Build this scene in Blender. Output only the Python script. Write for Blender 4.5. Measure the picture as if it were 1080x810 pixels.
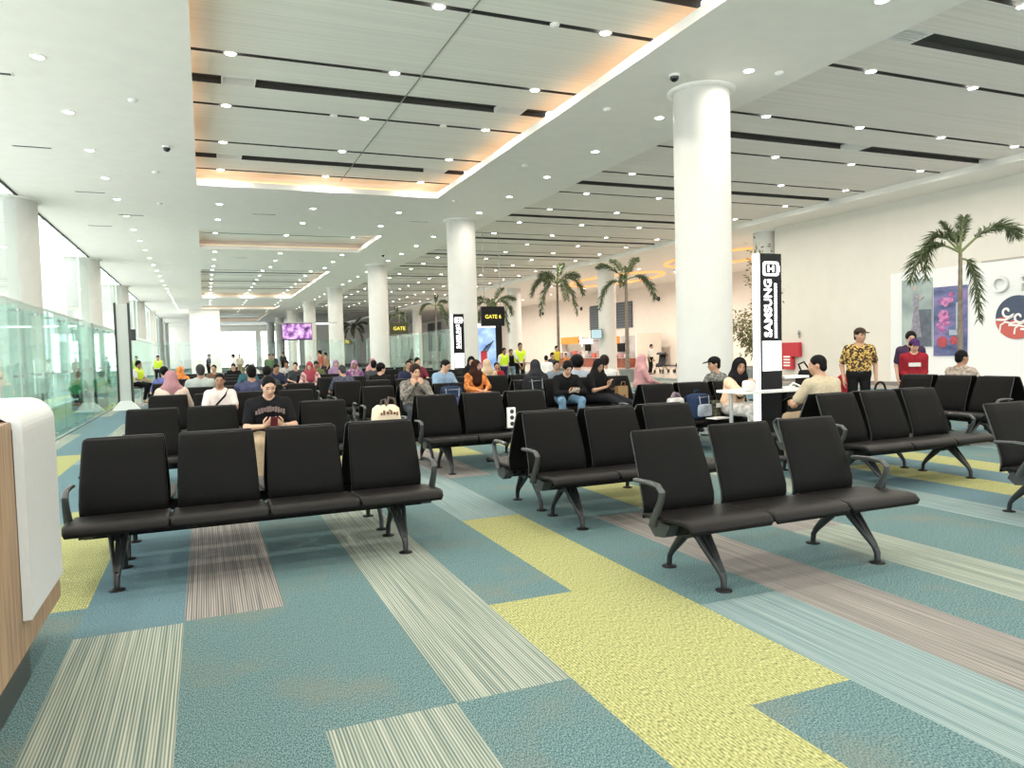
import bpy, math, random
import numpy as np
from mathutils import Vector, Matrix

for _o in list(bpy.data.objects):
    bpy.data.objects.remove(_o)
S = bpy.context.scene
COL = S.collection
R = math.radians
PI = math.pi

# ---------------------------------------------------------------- camera
FL, YAW, PITCH, ROLL = 780.914, 0.392089, -0.046880, -0.026072
CAM_Z = 1.5
cy_, sy_ = math.cos(YAW), math.sin(YAW)
fw = Vector((sy_ * math.cos(PITCH), cy_ * math.cos(PITCH), math.sin(PITCH)))
r0 = Vector((cy_, -sy_, 0))
u0 = r0.cross(fw)
rt = r0 * math.cos(ROLL) + u0 * math.sin(ROLL)
up = -r0 * math.sin(ROLL) + u0 * math.cos(ROLL)
cam_data = bpy.data.cameras.new('camera')
cam_data.sensor_width = 36.0
cam_data.lens = 36.0 * FL / 1080.0
cam_data.clip_end = 600
cam = bpy.data.objects.new('camera', cam_data)
COL.objects.link(cam)
cam.matrix_world = Matrix(((rt.x, up.x, -fw.x, 0), (rt.y, up.y, -fw.y, 0), (rt.z, up.z, -fw.z, CAM_Z), (0, 0, 0, 1)))
S.camera = cam

# ---------------------------------------------------------------- world, exposure
W = bpy.data.worlds.new('hazy_white_sky')
S.world = W
W.use_nodes = True
bg = W.node_tree.nodes['Background']
bg.inputs[0].default_value = (0.98, 0.98, 0.97, 1)
bg.inputs[1].default_value = 4.6
S.view_settings.view_transform = 'Standard'
S.view_settings.look = 'None'
S.view_settings.gamma = 1
S.view_settings.exposure = -0.13
S.view_settings.use_curve_mapping = False
LAMP_STRENGTH = 40.0        # glow of a downlight lens
LAMP_WATTS = 42.0           # light a downlight throws
COVE_STRENGTH = 3.2

# ---------------------------------------------------------------- materials
MATS = {}
def mat(name, col, rough=0.6, metal=0.0, var=0.06, scale=30.0, emit=0.0, bump=0.0, spec=0.5):
    if name in MATS:
        return MATS[name]
    m = bpy.data.materials.new(name)
    m.use_nodes = True
    nt = m.node_tree
    b = nt.nodes['Principled BSDF']
    tc = nt.nodes.new('ShaderNodeTexCoord')
    nz = nt.nodes.new('ShaderNodeTexNoise')
    nz.inputs['Scale'].default_value = scale
    nz.inputs['Detail'].default_value = 3
    nt.links.new(tc.outputs['Object'], nz.inputs['Vector'])
    cr = nt.nodes.new('ShaderNodeValToRGB')
    lo = [max(0, c * (1 - var)) for c in col]
    hi = [min(1, c * (1 + var)) for c in col]
    cr.color_ramp.elements[0].position = 0.3
    cr.color_ramp.elements[1].position = 0.7
    cr.color_ramp.elements[0].color = (*lo, 1)
    cr.color_ramp.elements[1].color = (*hi, 1)
    nt.links.new(nz.outputs['Fac'], cr.inputs['Fac'])
    nt.links.new(cr.outputs['Color'], b.inputs['Base Color'])
    b.inputs['Roughness'].default_value = rough
    b.inputs['Metallic'].default_value = metal
    b.inputs['Specular IOR Level'].default_value = spec
    if bump:
        bp = nt.nodes.new('ShaderNodeBump')
        bp.inputs['Strength'].default_value = bump
        nt.links.new(nz.outputs['Fac'], bp.inputs['Height'])
        nt.links.new(bp.outputs['Normal'], b.inputs['Normal'])
    if emit:
        nt.links.new(cr.outputs['Color'], b.inputs['Emission Color'])
        b.inputs['Emission Strength'].default_value = emit
    MATS[name] = m
    return m

def striped_mat(name, cols, sx, sy, rough=0.95, patches=None, sz=1.0, period=None, share=0.6, bump=0.12):
    """threads running along Y: noise stretched along the run of the pile"""
    m = bpy.data.materials.new(name)
    m.use_nodes = True
    nt = m.node_tree
    b = nt.nodes['Principled BSDF']
    tc = nt.nodes.new('ShaderNodeTexCoord')
    mp = nt.nodes.new('ShaderNodeMapping')
    mp.inputs['Scale'].default_value = (sx, sy, sz)
    nz = nt.nodes.new('ShaderNodeTexNoise')
    nz.inputs['Scale'].default_value = 1.0
    nz.inputs['Detail'].default_value = 2.0
    nt.links.new(tc.outputs['Object'], mp.inputs['Vector'])
    nt.links.new(mp.outputs['Vector'], nz.inputs['Vector'])
    cr = nt.nodes.new('ShaderNodeValToRGB')
    els = cr.color_ramp.elements
    n = len(cols)
    while len(els) < n:
        els.new(0.5)
    for i, c in enumerate(cols):
        els[i].position = 0.40 + 0.20 * i / max(1, n - 1)
        els[i].color = (*c, 1)
    fac = nz.outputs['Fac']
    if period:
        wv = nt.nodes.new('ShaderNodeTexWave'); wv.wave_type = 'BANDS'; wv.bands_direction = 'X'
        wv.inputs['Scale'].default_value = 0.314 / period
        wv.inputs['Distortion'].default_value = 0.0
        nt.links.new(tc.outputs['Object'], wv.inputs['Vector'])
        bl = nt.nodes.new('ShaderNodeMix'); bl.data_type = 'FLOAT'
        bl.inputs['Factor'].default_value = share
        sc = nt.nodes.new('ShaderNodeMapRange'); sc.inputs['To Min'].default_value = 0.36; sc.inputs['To Max'].default_value = 0.64
        nt.links.new(wv.outputs['Fac'], sc.inputs['Value'])
        nt.links.new(nz.outputs['Fac'], bl.inputs['A']); nt.links.new(sc.outputs['Result'], bl.inputs['B'])
        fac = bl.outputs['Result']
    nt.links.new(fac, cr.inputs['Fac'])
    last = cr.outputs['Color']
    if patches:
        n2 = nt.nodes.new('ShaderNodeTexNoise')
        n2.inputs['Scale'].default_value = 1.7
        n2.inputs['Detail'].default_value = 4
        nt.links.new(tc.outputs['Object'], n2.inputs['Vector'])
        mr = nt.nodes.new('ShaderNodeMapRange')
        mr.inputs['From Min'].default_value = 0.52
        mr.inputs['From Max'].default_value = 0.74
        mr.inputs['To Max'].default_value = 0.75
        nt.links.new(n2.outputs['Fac'], mr.inputs['Value'])
        n3 = nt.nodes.new('ShaderNodeTexNoise')
        n3.inputs['Scale'].default_value = 90
        nt.links.new(tc.outputs['Object'], n3.inputs['Vector'])
        mm = nt.nodes.new('ShaderNodeMath'); mm.operation = 'MULTIPLY'
        nt.links.new(mr.outputs['Result'], mm.inputs[0])
        nt.links.new(n3.outputs['Fac'], mm.inputs[1])
        mx = nt.nodes.new('ShaderNodeMix'); mx.data_type = 'RGBA'
        nt.links.new(mm.outputs[0], mx.inputs['Factor'])
        nt.links.new(last, mx.inputs['A'])
        mx.inputs['B'].default_value = (*patches, 1)
        last = mx.outputs['Result']
    nt.links.new(last, b.inputs['Base Color'])
    b.inputs['Roughness'].default_value = rough
    b.inputs['Specular IOR Level'].default_value = 0.15
    if bump:
        bp = nt.nodes.new('ShaderNodeBump')
        bp.inputs['Strength'].default_value = bump
        bp.inputs['Distance'].default_value = 0.004
        nt.links.new(nz.outputs['Fac'], bp.inputs['Height'])
        nt.links.new(bp.outputs['Normal'], b.inputs['Normal'])
    MATS[name] = m
    return m

def glass_mat(name, tint, gloss=0.08, rough=0.02, ior=1.45):
    m = bpy.data.materials.new(name)
    m.use_nodes = True
    nt = m.node_tree
    for n in list(nt.nodes):
        if n.type != 'OUTPUT_MATERIAL':
            nt.nodes.remove(n)
    out = [n for n in nt.nodes if n.type == 'OUTPUT_MATERIAL'][0]
    tr = nt.nodes.new('ShaderNodeBsdfTransparent')
    nz = nt.nodes.new('ShaderNodeTexNoise'); nz.inputs['Scale'].default_value = 0.8
    cr = nt.nodes.new('ShaderNodeValToRGB')
    cr.color_ramp.elements[0].color = (*[c * 0.97 for c in tint], 1)
    cr.color_ramp.elements[1].color = (*tint, 1)
    nt.links.new(nz.outputs['Fac'], cr.inputs['Fac'])
    nt.links.new(cr.outputs['Color'], tr.inputs['Color'])
    gl = nt.nodes.new('ShaderNodeBsdfGlossy'); gl.inputs['Roughness'].default_value = rough
    gl.inputs['Color'].default_value = (0.9, 1.0, 0.97, 1)
    fr = nt.nodes.new('ShaderNodeFresnel'); fr.inputs['IOR'].default_value = ior
    ge = nt.nodes.new('ShaderNodeNewGeometry')
    mi = nt.nodes.new('ShaderNodeMapRange')
    mi.inputs['To Min'].default_value = ior; mi.inputs['To Max'].default_value = 1.0 / ior
    nt.links.new(ge.outputs['Backfacing'], mi.inputs['Value'])
    nt.links.new(mi.outputs['Result'], fr.inputs['IOR'])
    ad = nt.nodes.new('ShaderNodeMath'); ad.operation = 'ADD'; ad.use_clamp = True
    ad.inputs[1].default_value = gloss
    nt.links.new(fr.outputs['Fac'], ad.inputs[0])
    mx = nt.nodes.new('ShaderNodeMixShader')
    nt.links.new(ad.outputs[0], mx.inputs['Fac'])
    nt.links.new(tr.outputs[0], mx.inputs[1])
    nt.links.new(gl.outputs[0], mx.inputs[2])
    nt.links.new(mx.outputs[0], out.inputs['Surface'])
    MATS[name] = m
    return m

# ---------------------------------------------------------------- mesh collector
class MB:
    def __init__(s):
        s.v, s.f, s.m, s.sm = [], [], [], []
    def add(s, verts, faces, mi=0, smooth=False):
        k = len(s.v)
        s.v += [tuple(v) for v in verts]
        for f in faces:
            s.f.append([i + k for i in f]); s.m.append(mi); s.sm.append(smooth)
        return s
    def box(s, a, b, mi=0, M=None):
        x0, y0, z0 = a; x1, y1, z1 = b
        vs = [(x0,y0,z0),(x1,y0,z0),(x1,y1,z0),(x0,y1,z0),(x0,y0,z1),(x1,y0,z1),(x1,y1,z1),(x0,y1,z1)]
        if M is not None:
            vs = [tuple(M @ Vector(v)) for v in vs]
        return s.add(vs, [(0,3,2,1),(4,5,6,7),(0,1,5,4),(1,2,6,5),(2,3,7,6),(3,0,4,7)], mi)
    def quad(s, a, b, c, d, mi=0):
        return s.add([a, b, c, d], [(0, 1, 2, 3)], mi)
    def lathe(s, prof, n=24, mi=0, c=(0,0), smooth=True, capb=True, capt=True):
        vs = []; k = len(prof)
        for (r, z) in prof:
            for i in range(n):
                a = 2 * PI * i / n
                vs.append((c[0] + r * math.cos(a), c[1] + r * math.sin(a), z))
        fs = [(j*n+i, j*n+(i+1)%n, (j+1)*n+(i+1)%n, (j+1)*n+i) for j in range(k-1) for i in range(n)]
        s.add(vs, fs, mi, smooth)
        if capb: s.add([vs[i] for i in range(n)], [tuple(reversed(range(n)))], mi)
        if capt: s.add([vs[(k-1)*n+i] for i in range(n)], [tuple(range(n))], mi)
        return s
    def tube(s, pts, rad, n=8, mi=0, smooth=True, flat=1.0, cap=True, side=None):
        """swept tube along pts; rad a number or list; flat squashes the second axis"""
        pts = [Vector(p) for p in pts]
        if not hasattr(rad, '__len__'): rad = [rad] * len(pts)
        vs = []
        ref = None
        for i, p in enumerate(pts):
            t = (pts[min(i+1, len(pts)-1)] - pts[max(i-1, 0)])
            if t.length < 1e-9: t = Vector((0,0,1))
            t.normalize()
            if ref is None:
                ref = Vector(side) if side else (Vector((0,0,1)) if abs(t.z) < 0.9 else Vector((1,0,0)))
            a = t.cross(ref)
            if a.length < 1e-6: a = t.cross(Vector((0,1,0)))
            a.normalize(); b = a.cross(t).normalized()
            ref = b
            for k in range(n):
                q = 2 * PI * (k + .5) / n
                vs.append(p + a * math.cos(q) * rad[i] * flat + b * math.sin(q) * rad[i])
        L = len(pts)
        fs = [(j*n+k, j*n+(k+1)%n, (j+1)*n+(k+1)%n, (j+1)*n+k) for j in range(L-1) for k in range(n)]
        s.add(vs, fs, mi, smooth)
        if cap:
            s.add(vs[:n], [tuple(reversed(range(n)))], mi)
            s.add(vs[-n:], [tuple(range(n))], mi)
        return s
    def prism(s, poly, x0, x1, axis=0, mi=0, smooth=False):
        """poly of (a,b) pairs extruded along axis from x0 to x1 (axis 0: poly is y,z; 1: x,z; 2: x,y)"""
        def P(x, q):
            return (x, q[0], q[1]) if axis == 0 else ((q[0], x, q[1]) if axis == 1 else (q[0], q[1], x))
        n = len(poly)
        vs = [P(x0, q) for q in poly] + [P(x1, q) for q in poly]
        fs = [(i, (i+1) % n, n + (i+1) % n, n + i) for i in range(n)]
        s.add(vs, fs, mi, smooth)
        s.add(vs[:n], [tuple(range(n))], mi)
        s.add(vs[n:], [tuple(reversed(range(n)))], mi)
        return s
    def ball(s, c, r, nu=12, nv=8, mi=0, smooth=True):
        if not hasattr(r, '__len__'): r = (r, r, r)
        vs, fs = [], []
        for j in range(nv + 1):
            th = PI * j / nv
            for i in range(nu):
                a = 2 * PI * i / nu
                vs.append((c[0] + r[0]*math.sin(th)*math.cos(a), c[1] + r[1]*math.sin(th)*math.sin(a), c[2] + r[2]*math.cos(th)))
        for j in range(nv):
            for i in range(nu):
                fs.append((j*nu+i, (j+1)*nu+i, (j+1)*nu+(i+1)%nu, j*nu+(i+1)%nu))
        return s.add(vs, fs, mi, smooth)
    def mesh(s, name, mats):
        me = bpy.data.meshes.new(name)
        me.from_pydata(s.v, [], s.f)
        for m in (mats if isinstance(mats, (list, tuple)) else [mats]):
            me.materials.append(m)
        me.polygons.foreach_set('material_index', s.m)
        me.polygons.foreach_set('use_smooth', s.sm)
        me.update()
        return me
    def build(s, name, mats, parent=None, bevel=0.0, seg=2):
        o = bpy.data.objects.new(name, s.mesh(name, mats))
        COL.objects.link(o)
        if parent is not None: o.parent = parent
        if bevel:
            b = o.modifiers.new('edge', 'BEVEL'); b.width = bevel; b.segments = seg
            b.limit_method = 'ANGLE'; b.angle_limit = R(40)
        return o

def tag(o, label, cat, group=None, kind=None):
    if label: o['label'] = label
    if cat: o['category'] = cat
    if group: o['group'] = group
    if kind: o['kind'] = kind
    return o
def thing(name, label, cat, loc=(0, 0, 0), rz=0.0, group=None):
    o = bpy.data.objects.new(name, None)
    COL.objects.link(o)
    o.empty_display_size = 0.1
    o.location = loc
    o.rotation_euler = (0, 0, rz)
    return tag(o, label, cat, group)
def structure(o):
    o['kind'] = 'structure'
    return o
def copy_tree(root, loc, rz=None, label=None, group=None):
    r = root.copy(); COL.objects.link(r); r.location = loc
    if rz is not None: r.rotation_euler = (0, 0, rz)
    if label: r['label'] = label
    if group: r['group'] = group
    for ch in list(root.children):
        c = ch.copy(); COL.objects.link(c); c.parent = r
        for g in list(ch.children):
            d = g.copy(); COL.objects.link(d); d.parent = c
    return r

_font_cache = {}
def text_mesh(body, size, depth=0.01, align='CENTER', bold=0.0):
    cu = bpy.data.curves.new('lettering', 'FONT')
    cu.body = body; cu.size = size; cu.extrude = depth; cu.align_x = align; cu.align_y = 'CENTER'
    cu.resolution_u = 3
    cu.offset = bold
    ob = bpy.data.objects.new('lettering', cu)
    COL.objects.link(ob)
    dg = bpy.context.evaluated_depsgraph_get()
    me = bpy.data.meshes.new_from_object(ob.evaluated_get(dg))
    bpy.data.objects.remove(ob); bpy.data.curves.remove(cu)
    return me
def text_part(name, body, size, M, material, parent, depth=0.006, bold=0.0):
    me = text_mesh(body, size, depth, bold=bold)
    me.transform(M)
    me.materials.clear(); me.materials.append(material)
    o = bpy.data.objects.new(name, me)
    COL.objects.link(o); o.parent = parent
    return o
# ================================================================ setting
ZC, ZS, ZT = 5.92, 6.10, 6.30          # plaster ceiling, slat ceiling over the seating, slat ceiling in the coffers
XL, XR = -4.45, 20.7                    # window wall, mural wall
Y0, Y1 = -7.0, 112.0
white_paint = mat('white_paint', (0.86, 0.835, 0.795), 0.7, var=0.02, scale=3)
column_paint = mat('column_paint', (0.60, 0.595, 0.57), 0.55, var=0.02, scale=4)
cream_paint = mat('cream_paint', (0.74, 0.69, 0.61), 0.7, var=0.02, scale=2)
dark_gap = mat('dark_gap', (0.05, 0.048, 0.045), 0.8)
white_plastic = mat('white_plastic', (0.82, 0.82, 0.80), 0.4, var=0.02)
black_metal = mat('black_metal', (0.02, 0.02, 0.02), 0.45)
alu = mat('brushed_aluminium', (0.55, 0.56, 0.56), 0.35, 0.8)
slat_metal = striped_mat('slat_metal', [(0.74, 0.70, 0.665), (0.83, 0.79, 0.755)], 0.15, 38, rough=0.5, bump=0.25)
slat_metal_pale = striped_mat('slat_metal_pale', [(0.78, 0.775, 0.735), (0.86, 0.855, 0.81)], 0.15, 38, rough=0.5, bump=0.25)

# ---- carpet: planks of five yarns laid in strips along the hall
TEAL = striped_mat('carpet_teal', [(0.034, 0.078, 0.088), (0.082, 0.148, 0.158), (0.165, 0.236, 0.228)], 210, 90, patches=(0.19, 0.15, 0.10))
BLUE = striped_mat('carpet_blue', [(0.036, 0.084, 0.108), (0.084, 0.152, 0.182), (0.160, 0.232, 0.252)], 210, 90, patches=(0.11, 0.22, 0.24))
PALE = striped_mat('carpet_pale_green', [(0.085, 0.12, 0.112), (0.20, 0.235, 0.20), (0.345, 0.36, 0.305)], 70, .8, period=.0135, share=.62)
PINK = striped_mat('carpet_pink_grey', [(0.085, 0.088, 0.088), (0.185, 0.172, 0.162), (0.315, 0.285, 0.262)], 70, .8, period=.0135, share=.62)
SKY = striped_mat('carpet_pale_blue', [(0.09, 0.15, 0.165), (0.165, 0.23, 0.235), (0.26, 0.315, 0.305)], 70, .8, period=.0135, share=.62)
LIME = striped_mat('carpet_lime', [(0.13, 0.145, 0.065), (0.29, 0.295, 0.115), (0.41, 0.40, 0.20)], 160, 45, period=.016, share=.30)
CARPET = [TEAL, BLUE, PALE, PINK, SKY, LIME]
T_, U_, L_, P_, B_, Y_ = range(6)
PX0, PW = -0.72, 0.55
known = {
 -3: [(8, B_), (11.0, U_), (13.5, Y_), (18, U_)],
 -2: [(5.1, T_), (12.2, U_), (15, B_)],
 -1: [(5.08, T_), (8.4, Y_), (13, U_)],
  0: [(4.54, L_), (13, U_)],
  1: [(4.57, T_), (8.6, P_), (12, T_)],
  2: [(2.96, L_), (11, T_)],
  3: [(2.96, T_), (8.3, L_), (12, T_)],
  4: [(4.03, Y_), (7.7, T_), (10.5, P_)],
  5: [(2.41, T_), (6.16, Y_), (10.5, B_)],
  6: [(3.48, B_), (8.3, T_), (11, P_)],
  7: [(1.9, B_), (5.72, P_), (10, T_)],
  8: [(5.8, T_), (9.2, Y_), (12, T_)],
  9: [(4.52, L_), (5.6, P_), (10, T_)],
 10: [(9, T_)],
 11: [(5.2, T_), (8, L_)],
 12: [(6.1, B_), (10, T_)],
 13: [(10, U_)],
 14: [(6.6, Y_), (9, T_)],
 15: [(9, U_)],
 16: [(7.0, Y_), (10, T_)],
}
rng = random.Random(11)
fl = MB()
for k in range(-7, 37):
    xa, xb = PX0 + PW * k, PX0 + PW * (k + 1)
    xa, xb = max(xa, XL), min(xb, 19.4)
    y = Y0
    for (ye, t) in known.get(k, []):
        fl.quad((xa, y, 0), (xb, y, 0), (xb, ye, 0), (xa, ye, 0), t); y = ye
    last = None
    while y < Y1:
        ye = min(Y1, y + 0.54 * rng.randint(4, 11))
        t = rng.choices([T_, U_, L_, P_, B_, Y_], [26, 18, 14, 14, 14, 14])[0]
        if t == last: t = T_ if t != T_ else U_
        fl.quad((xa, y, 0), (xb, y, 0), (xb, ye, 0), (xa, ye, 0), t); y = ye; last = t
structure(fl.build('floor', CARPET))
tile = mat('beige_floor_tile', (0.36, 0.31, 0.27), 0.25, var=0.08, scale=1.5)
f2 = MB(); f2.quad((19.4, Y0, 0), (31, Y0, 0), (31, Y1, 0), (19.4, Y1, 0))
structure(f2.build('floor', tile))
concrete = mat('apron_concrete', (0.72, 0.72, 0.70), 0.9, var=0.05, scale=0.2)
ap = MB(); ap.quad((-220, -160, -3.2), (-7.5, -160, -3.2), (-7.5, 420, -3.2), (-220, 420, -3.2))
structure(ap.build('ground_apron', concrete))
ledge = MB(); ledge.box((-7.5, Y0, -3.2), (XL + .05, Y1, -0.02))
structure(ledge.build('ground_ledge', concrete))

# ---- ceiling: plaster with coffers, slat fields with dark slots
COFFERS = [(0.0, 6.4, -5.0, 20.8), (0.0, 6.4, 28.0, 32.8), (0.0, 6.4, 40.5, 60.0), (0.0, 6.4, 69.7, 74.0), (0.0, 6.4, 82.0, 100.0)]
BX = 9.45                                # edge of the plaster band that carries the columns
SX = 19.2                                # far edge of the slat field
ce = MB()
def slab(mb, x0, x1, y0, y1, z, mi=0):
    mb.quad((x0, y0, z), (x0, y1, z), (x1, y1, z), (x1, y0, z), mi)
slab(ce, XL, 0.0, Y0, Y1, ZC)
slab(ce, 6.4, BX, Y0, Y1, ZC)
ys = [Y0] + [v for c in COFFERS for v in (c[2], c[3])] + [Y1]
for i in range(0, len(ys), 2):
    slab(ce, 0.0, 6.4, ys[i], ys[i + 1], ZC)
slab(ce, SX, 31.0, Y0, Y1, ZC)
LIP, REC = 0.15, 0.38
for (x0, x1, y0, y1) in COFFERS:
    for (a, b) in (((x0, y0), (x1, y0)), ((x1, y0), (x1, y1)), ((x1, y1), (x0, y1)), ((x0, y1), (x0, y0))):
        ce.quad((a[0], a[1], ZC), (b[0], b[1], ZC), (b[0], b[1], ZC + LIP), (a[0], a[1], ZC + LIP))
    X0, X1, YA, YB = x0 - REC, x1 + REC, y0 - REC, y1 + REC
    zl = ZC + LIP
    ce.quad((X0, YA, zl), (x0, y0, zl), (x0, y1, zl), (X0, YB, zl)); ce.quad((x1, y0, zl), (X1, YA, zl), (X1, YB, zl), (x1, y1, zl))
    ce.quad((X0, YA, zl), (X1, YA, zl), (x1, y0, zl), (x0, y0, zl)); ce.quad((x0, y1, zl), (x1, y1, zl), (X1, YB, zl), (X0, YB, zl))
    for (a, b) in (((X0, YA), (X1, YA)), ((X1, YA), (X1, YB)), ((X1, YB), (X0, YB)), ((X0, YB), (X0, YA))):
        ce.quad((a[0], a[1], zl), (b[0], b[1], zl), (b[0], b[1], ZT + .02), (a[0], a[1], ZT + .02))
for x, xx in ((BX, BX), (SX, SX)):
    ce.quad((x, Y0, ZC), (x, Y1, ZC), (x, Y1, ZS + .12), (x, Y0, ZS + .12))
structure(ce.build('ceiling', white_paint))

def slat_field(x0, x1, y0, y1, z, thin, wide, material):
    """slat ceiling cut by dark slots that run across the hall"""
    mb = MB()
    cuts = sorted([(t, 0.06) for t in thin if y0 < t < y1] + [(w, 0.21) for w in wide if y0 < w < y1])
    y = y0
    for (c, h) in cuts:
        if c - h > y: slab(mb, x0, x1, y, c - h, z, 0)
        slab(mb, x0, x1, c - h, c + h, z + 0.10, 1)
        mb.quad((x0, c - h, z), (x1, c - h, z), (x1, c - h, z + .1), (x0, c - h, z + .1), 1)
        mb.quad((x0, c + h, z), (x1, c + h, z), (x1, c + h, z + .1), (x0, c + h, z + .1), 1)
        y = c + h
    slab(mb, x0, x1, y, y1, z, 0)
    return structure(mb.build('ceiling', [material, dark_gap]))
ROWY = [4.85 + 2.62 * k for k in range(-3, 40)]          # rows of downlights
thinA = ROWY
wideA = [8.75 + 5.24 * k - 0.02 for k in range(-3, 20)]
for (x0, x1, y0, y1) in COFFERS:
    slat_field(x0 - REC, x1 + REC, y0 - REC, y1 + REC, ZT, thinA, [w for w in wideA], slat_metal_pale)
ROWB = [4.42 + 2.56 * k for k in range(-3, 42)]
wideB = [3.15 + 5.12 * k for k in range(-2, 22)]
slat_field(BX, SX, Y0, Y1, ZS, ROWB, wideB, slat_metal)
# hairline joint down the middle of the near coffer
j = MB(); j.box((3.68, -4.6, ZT - .012), (3.70, 21.0, ZT - .002))
structure(j.build('trim_ceiling', mat('joint_grey', (0.3, 0.3, 0.28), 0.7)))

# ---- cove lights on the ledges of the coffers
cove_glow = mat('cove_glow', (1.0, 0.50, 0.17), 0.5, var=0.03, emit=COVE_STRENGTH)
cove_soft = mat('cove_glow_soft', (1.0, 0.66, 0.42), 0.5, var=0.03, emit=COVE_STRENGTH * .28)
n_c = 0
ORD = ['first', 'second', 'third', 'fourth', 'fifth']
for ci, (x0, x1, y0, y1) in enumerate(COFFERS):
    c = MB()
    z = ZC + LIP + 0.03
    d = 0.16
    c.box((x1 + d, y0, z - .02), (x1 + d + .03, y1 + d, z + .02)); c.box((x0 - d - .03, y0, z - .02), (x0 - d, y1 + d, z + .02))
    c.box((x0 - d, y1 + d, z - .02), (x1 + d + .03, y1 + d + .03, z + .02)); c.box((x0 - d, y0 - d, z - .02), (x1 + d, y0 - d + .03, z + .02))
    tag(c.build('cove_light', cove_glow if ci == 0 else cove_soft), 'warm orange light strip round the ledge of the %s ceiling recess along the hall' % ORD[ci], 'light')

# ---- walls
plaster = mat('mural_wall_plaster', (0.70, 0.67, 0.615), 0.75, var=0.02, scale=2)
far_plaster = mat('far_wall_plaster', (0.78, 0.70, 0.63), 0.75, var=0.02, scale=2)
w = MB(); w.box((XR, Y0, 0), (XR + .3, 22.9, ZC + .1)); structure(w.build('wall_right', plaster))
w = MB(); w.box((XR + .3, 22.6, 0), (30.8, 22.9, ZC + .1)); structure(w.build('wall_return', far_plaster))
w = MB(); w.box((30.8, 22.6, 0), (31.1, Y1, ZC + .1)); structure(w.build('wall_far', far_plaster))
b = MB(); b.box((30.78, 22.9, 0), (30.8, Y1, .1)); structure(b.build('baseboard_far', mat('skirting_grey', (0.2, 0.19, 0.18), 0.6)))
b = MB(); b.box((XR - .02, Y0, 0), (XR, 22.9, .12)); structure(b.build('baseboard_right', mat('skirting_grey', (0.2, 0.19, 0.18), 0.6)))
w = MB(); w.box((-1.15, 74.5, 0), (1.45, 81.0, ZC - .02)); structure(w.build('wall_core', white_paint))
# end wall with a tall bright opening
w = MB()
w.box((XL, Y1, 0), (1.6, Y1 + .3, ZC)); w.box((12.9, Y1, 0), (31, Y1 + .3, ZC)); w.box((1.6, Y1, 5.0), (12.9, Y1 + .3, ZC)); w.box((6.9, Y1, 0), (7.5, Y1 + .3, 5.0))
structure(w.build('wall_end', white_paint))
clear = glass_mat('window_glass', (0.95, 0.98, 0.97), 0.0, ior=1.18)
wf = MB()
for x in (1.6, 3.37, 5.13, 6.84, 7.5, 9.3, 11.1, 12.84): wf.box((x, Y1 + .05, 0), (x + .06, Y1 + .15, 5.0))
wf.box((1.6, Y1 + .05, 2.4), (6.9, Y1 + .15, 2.5)); wf.box((7.5, Y1 + .05, 2.4), (12.9, Y1 + .15, 2.5))
e_ = structure(wf.build('window_2', alu))
g = MB(); g.box((1.66, Y1 + .09, 0), (6.84, Y1 + .11, 5.0)); g.box((7.56, Y1 + .09, 0), (12.84, Y1 + .11, 5.0)); structure(g.build('window_pane', clear, e_))

# ---- window wall beside the apron, and the same glazing behind the camera
frame_white = mat('window_frame_white', (0.74, 0.76, 0.75), 0.4, var=0.02)
wm = MB()
y = Y0
while y <= Y1 + .01:
    wm.box((XL - .06, y - .04, 0), (XL + .0, y + .04, ZC + .55)); y += 3.4
for z in (0.0, 3.05, ZC + .5): wm.box((XL - .06, Y0, z), (XL, Y1, z + .07))
wo = structure(wm.build('window_1', frame_white))
g = MB(); g.box((XL - .035, Y0, .05), (XL - .025, Y1, ZC + .5)); structure(g.build('window_pane', clear, wo))
t = MB(); t.box((XL + .002, Y0, ZC - .03), (XL + .07, Y1, ZC - .001)); structure(t.build('trim_window_head', mat('dark_trim', (0.04, 0.04, 0.035), 0.6)))
wm = MB()
x = XL
while x < XR:
    wm.box((x - .04, Y0 - .06, 0), (x + .04, Y0, ZC + .3)); x += 3.1
for z in (0.0, 3.05, ZC - .07): wm.box((XL, Y0 - .06, z), (XR, Y0, z + .07))
wo = structure(wm.build('window_3', frame_white))
g = MB(); g.box((XL, Y0 - .035, .05), (XR, Y0 - .025, ZC + .3)); structure(g.build('window_pane', clear, wo))

# ---- columns
def column(x, y, rad, label, group):
    r = thing('column', label, 'column', (x, y, 0), 0, group)
    MB().lathe([(rad + .02, 0), (rad + .02, .12), (rad, .14)], 48).build('base_ring', alu, r)
    MB().lathe([(rad, .14), (rad, ZC - .05)], 64, capb=False, capt=False).build('shaft', column_paint, r)
    MB().lathe([(rad, ZC - .05), (rad + .10, ZC - .03), (rad + .10, ZC - .002)], 64, capb=False, capt=False).build('ceiling_collar', white_paint, r)
    return r
CY = [10.87 + 13.2 * k for k in range(8)]
nth = ['first', 'second', 'third', 'fourth', 'fifth', 'sixth', 'seventh', 'eighth']
for k, y in enumerate(CY):
    column(8.22, y, .485, ('round white column standing behind the woman at the charging table' if k == 0 else
           'round white column, %s along the row down the middle of the hall' % nth[k]), 'columns down the hall')
for k, y in enumerate(CY[1:]):
    column(-5.02, y - .05, .93, 'stout pale column standing in the window wall, %s along the glazing' % nth[k], 'columns in the window wall')
for k, y in enumerate([23.55, 36.25, 49.6, 63.0, 76.2]):
    column(20.85, y, .49, 'round cream column beyond the palms, %s from the corner of the mural wall' % nth[k], 'columns by the shops')
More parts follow.
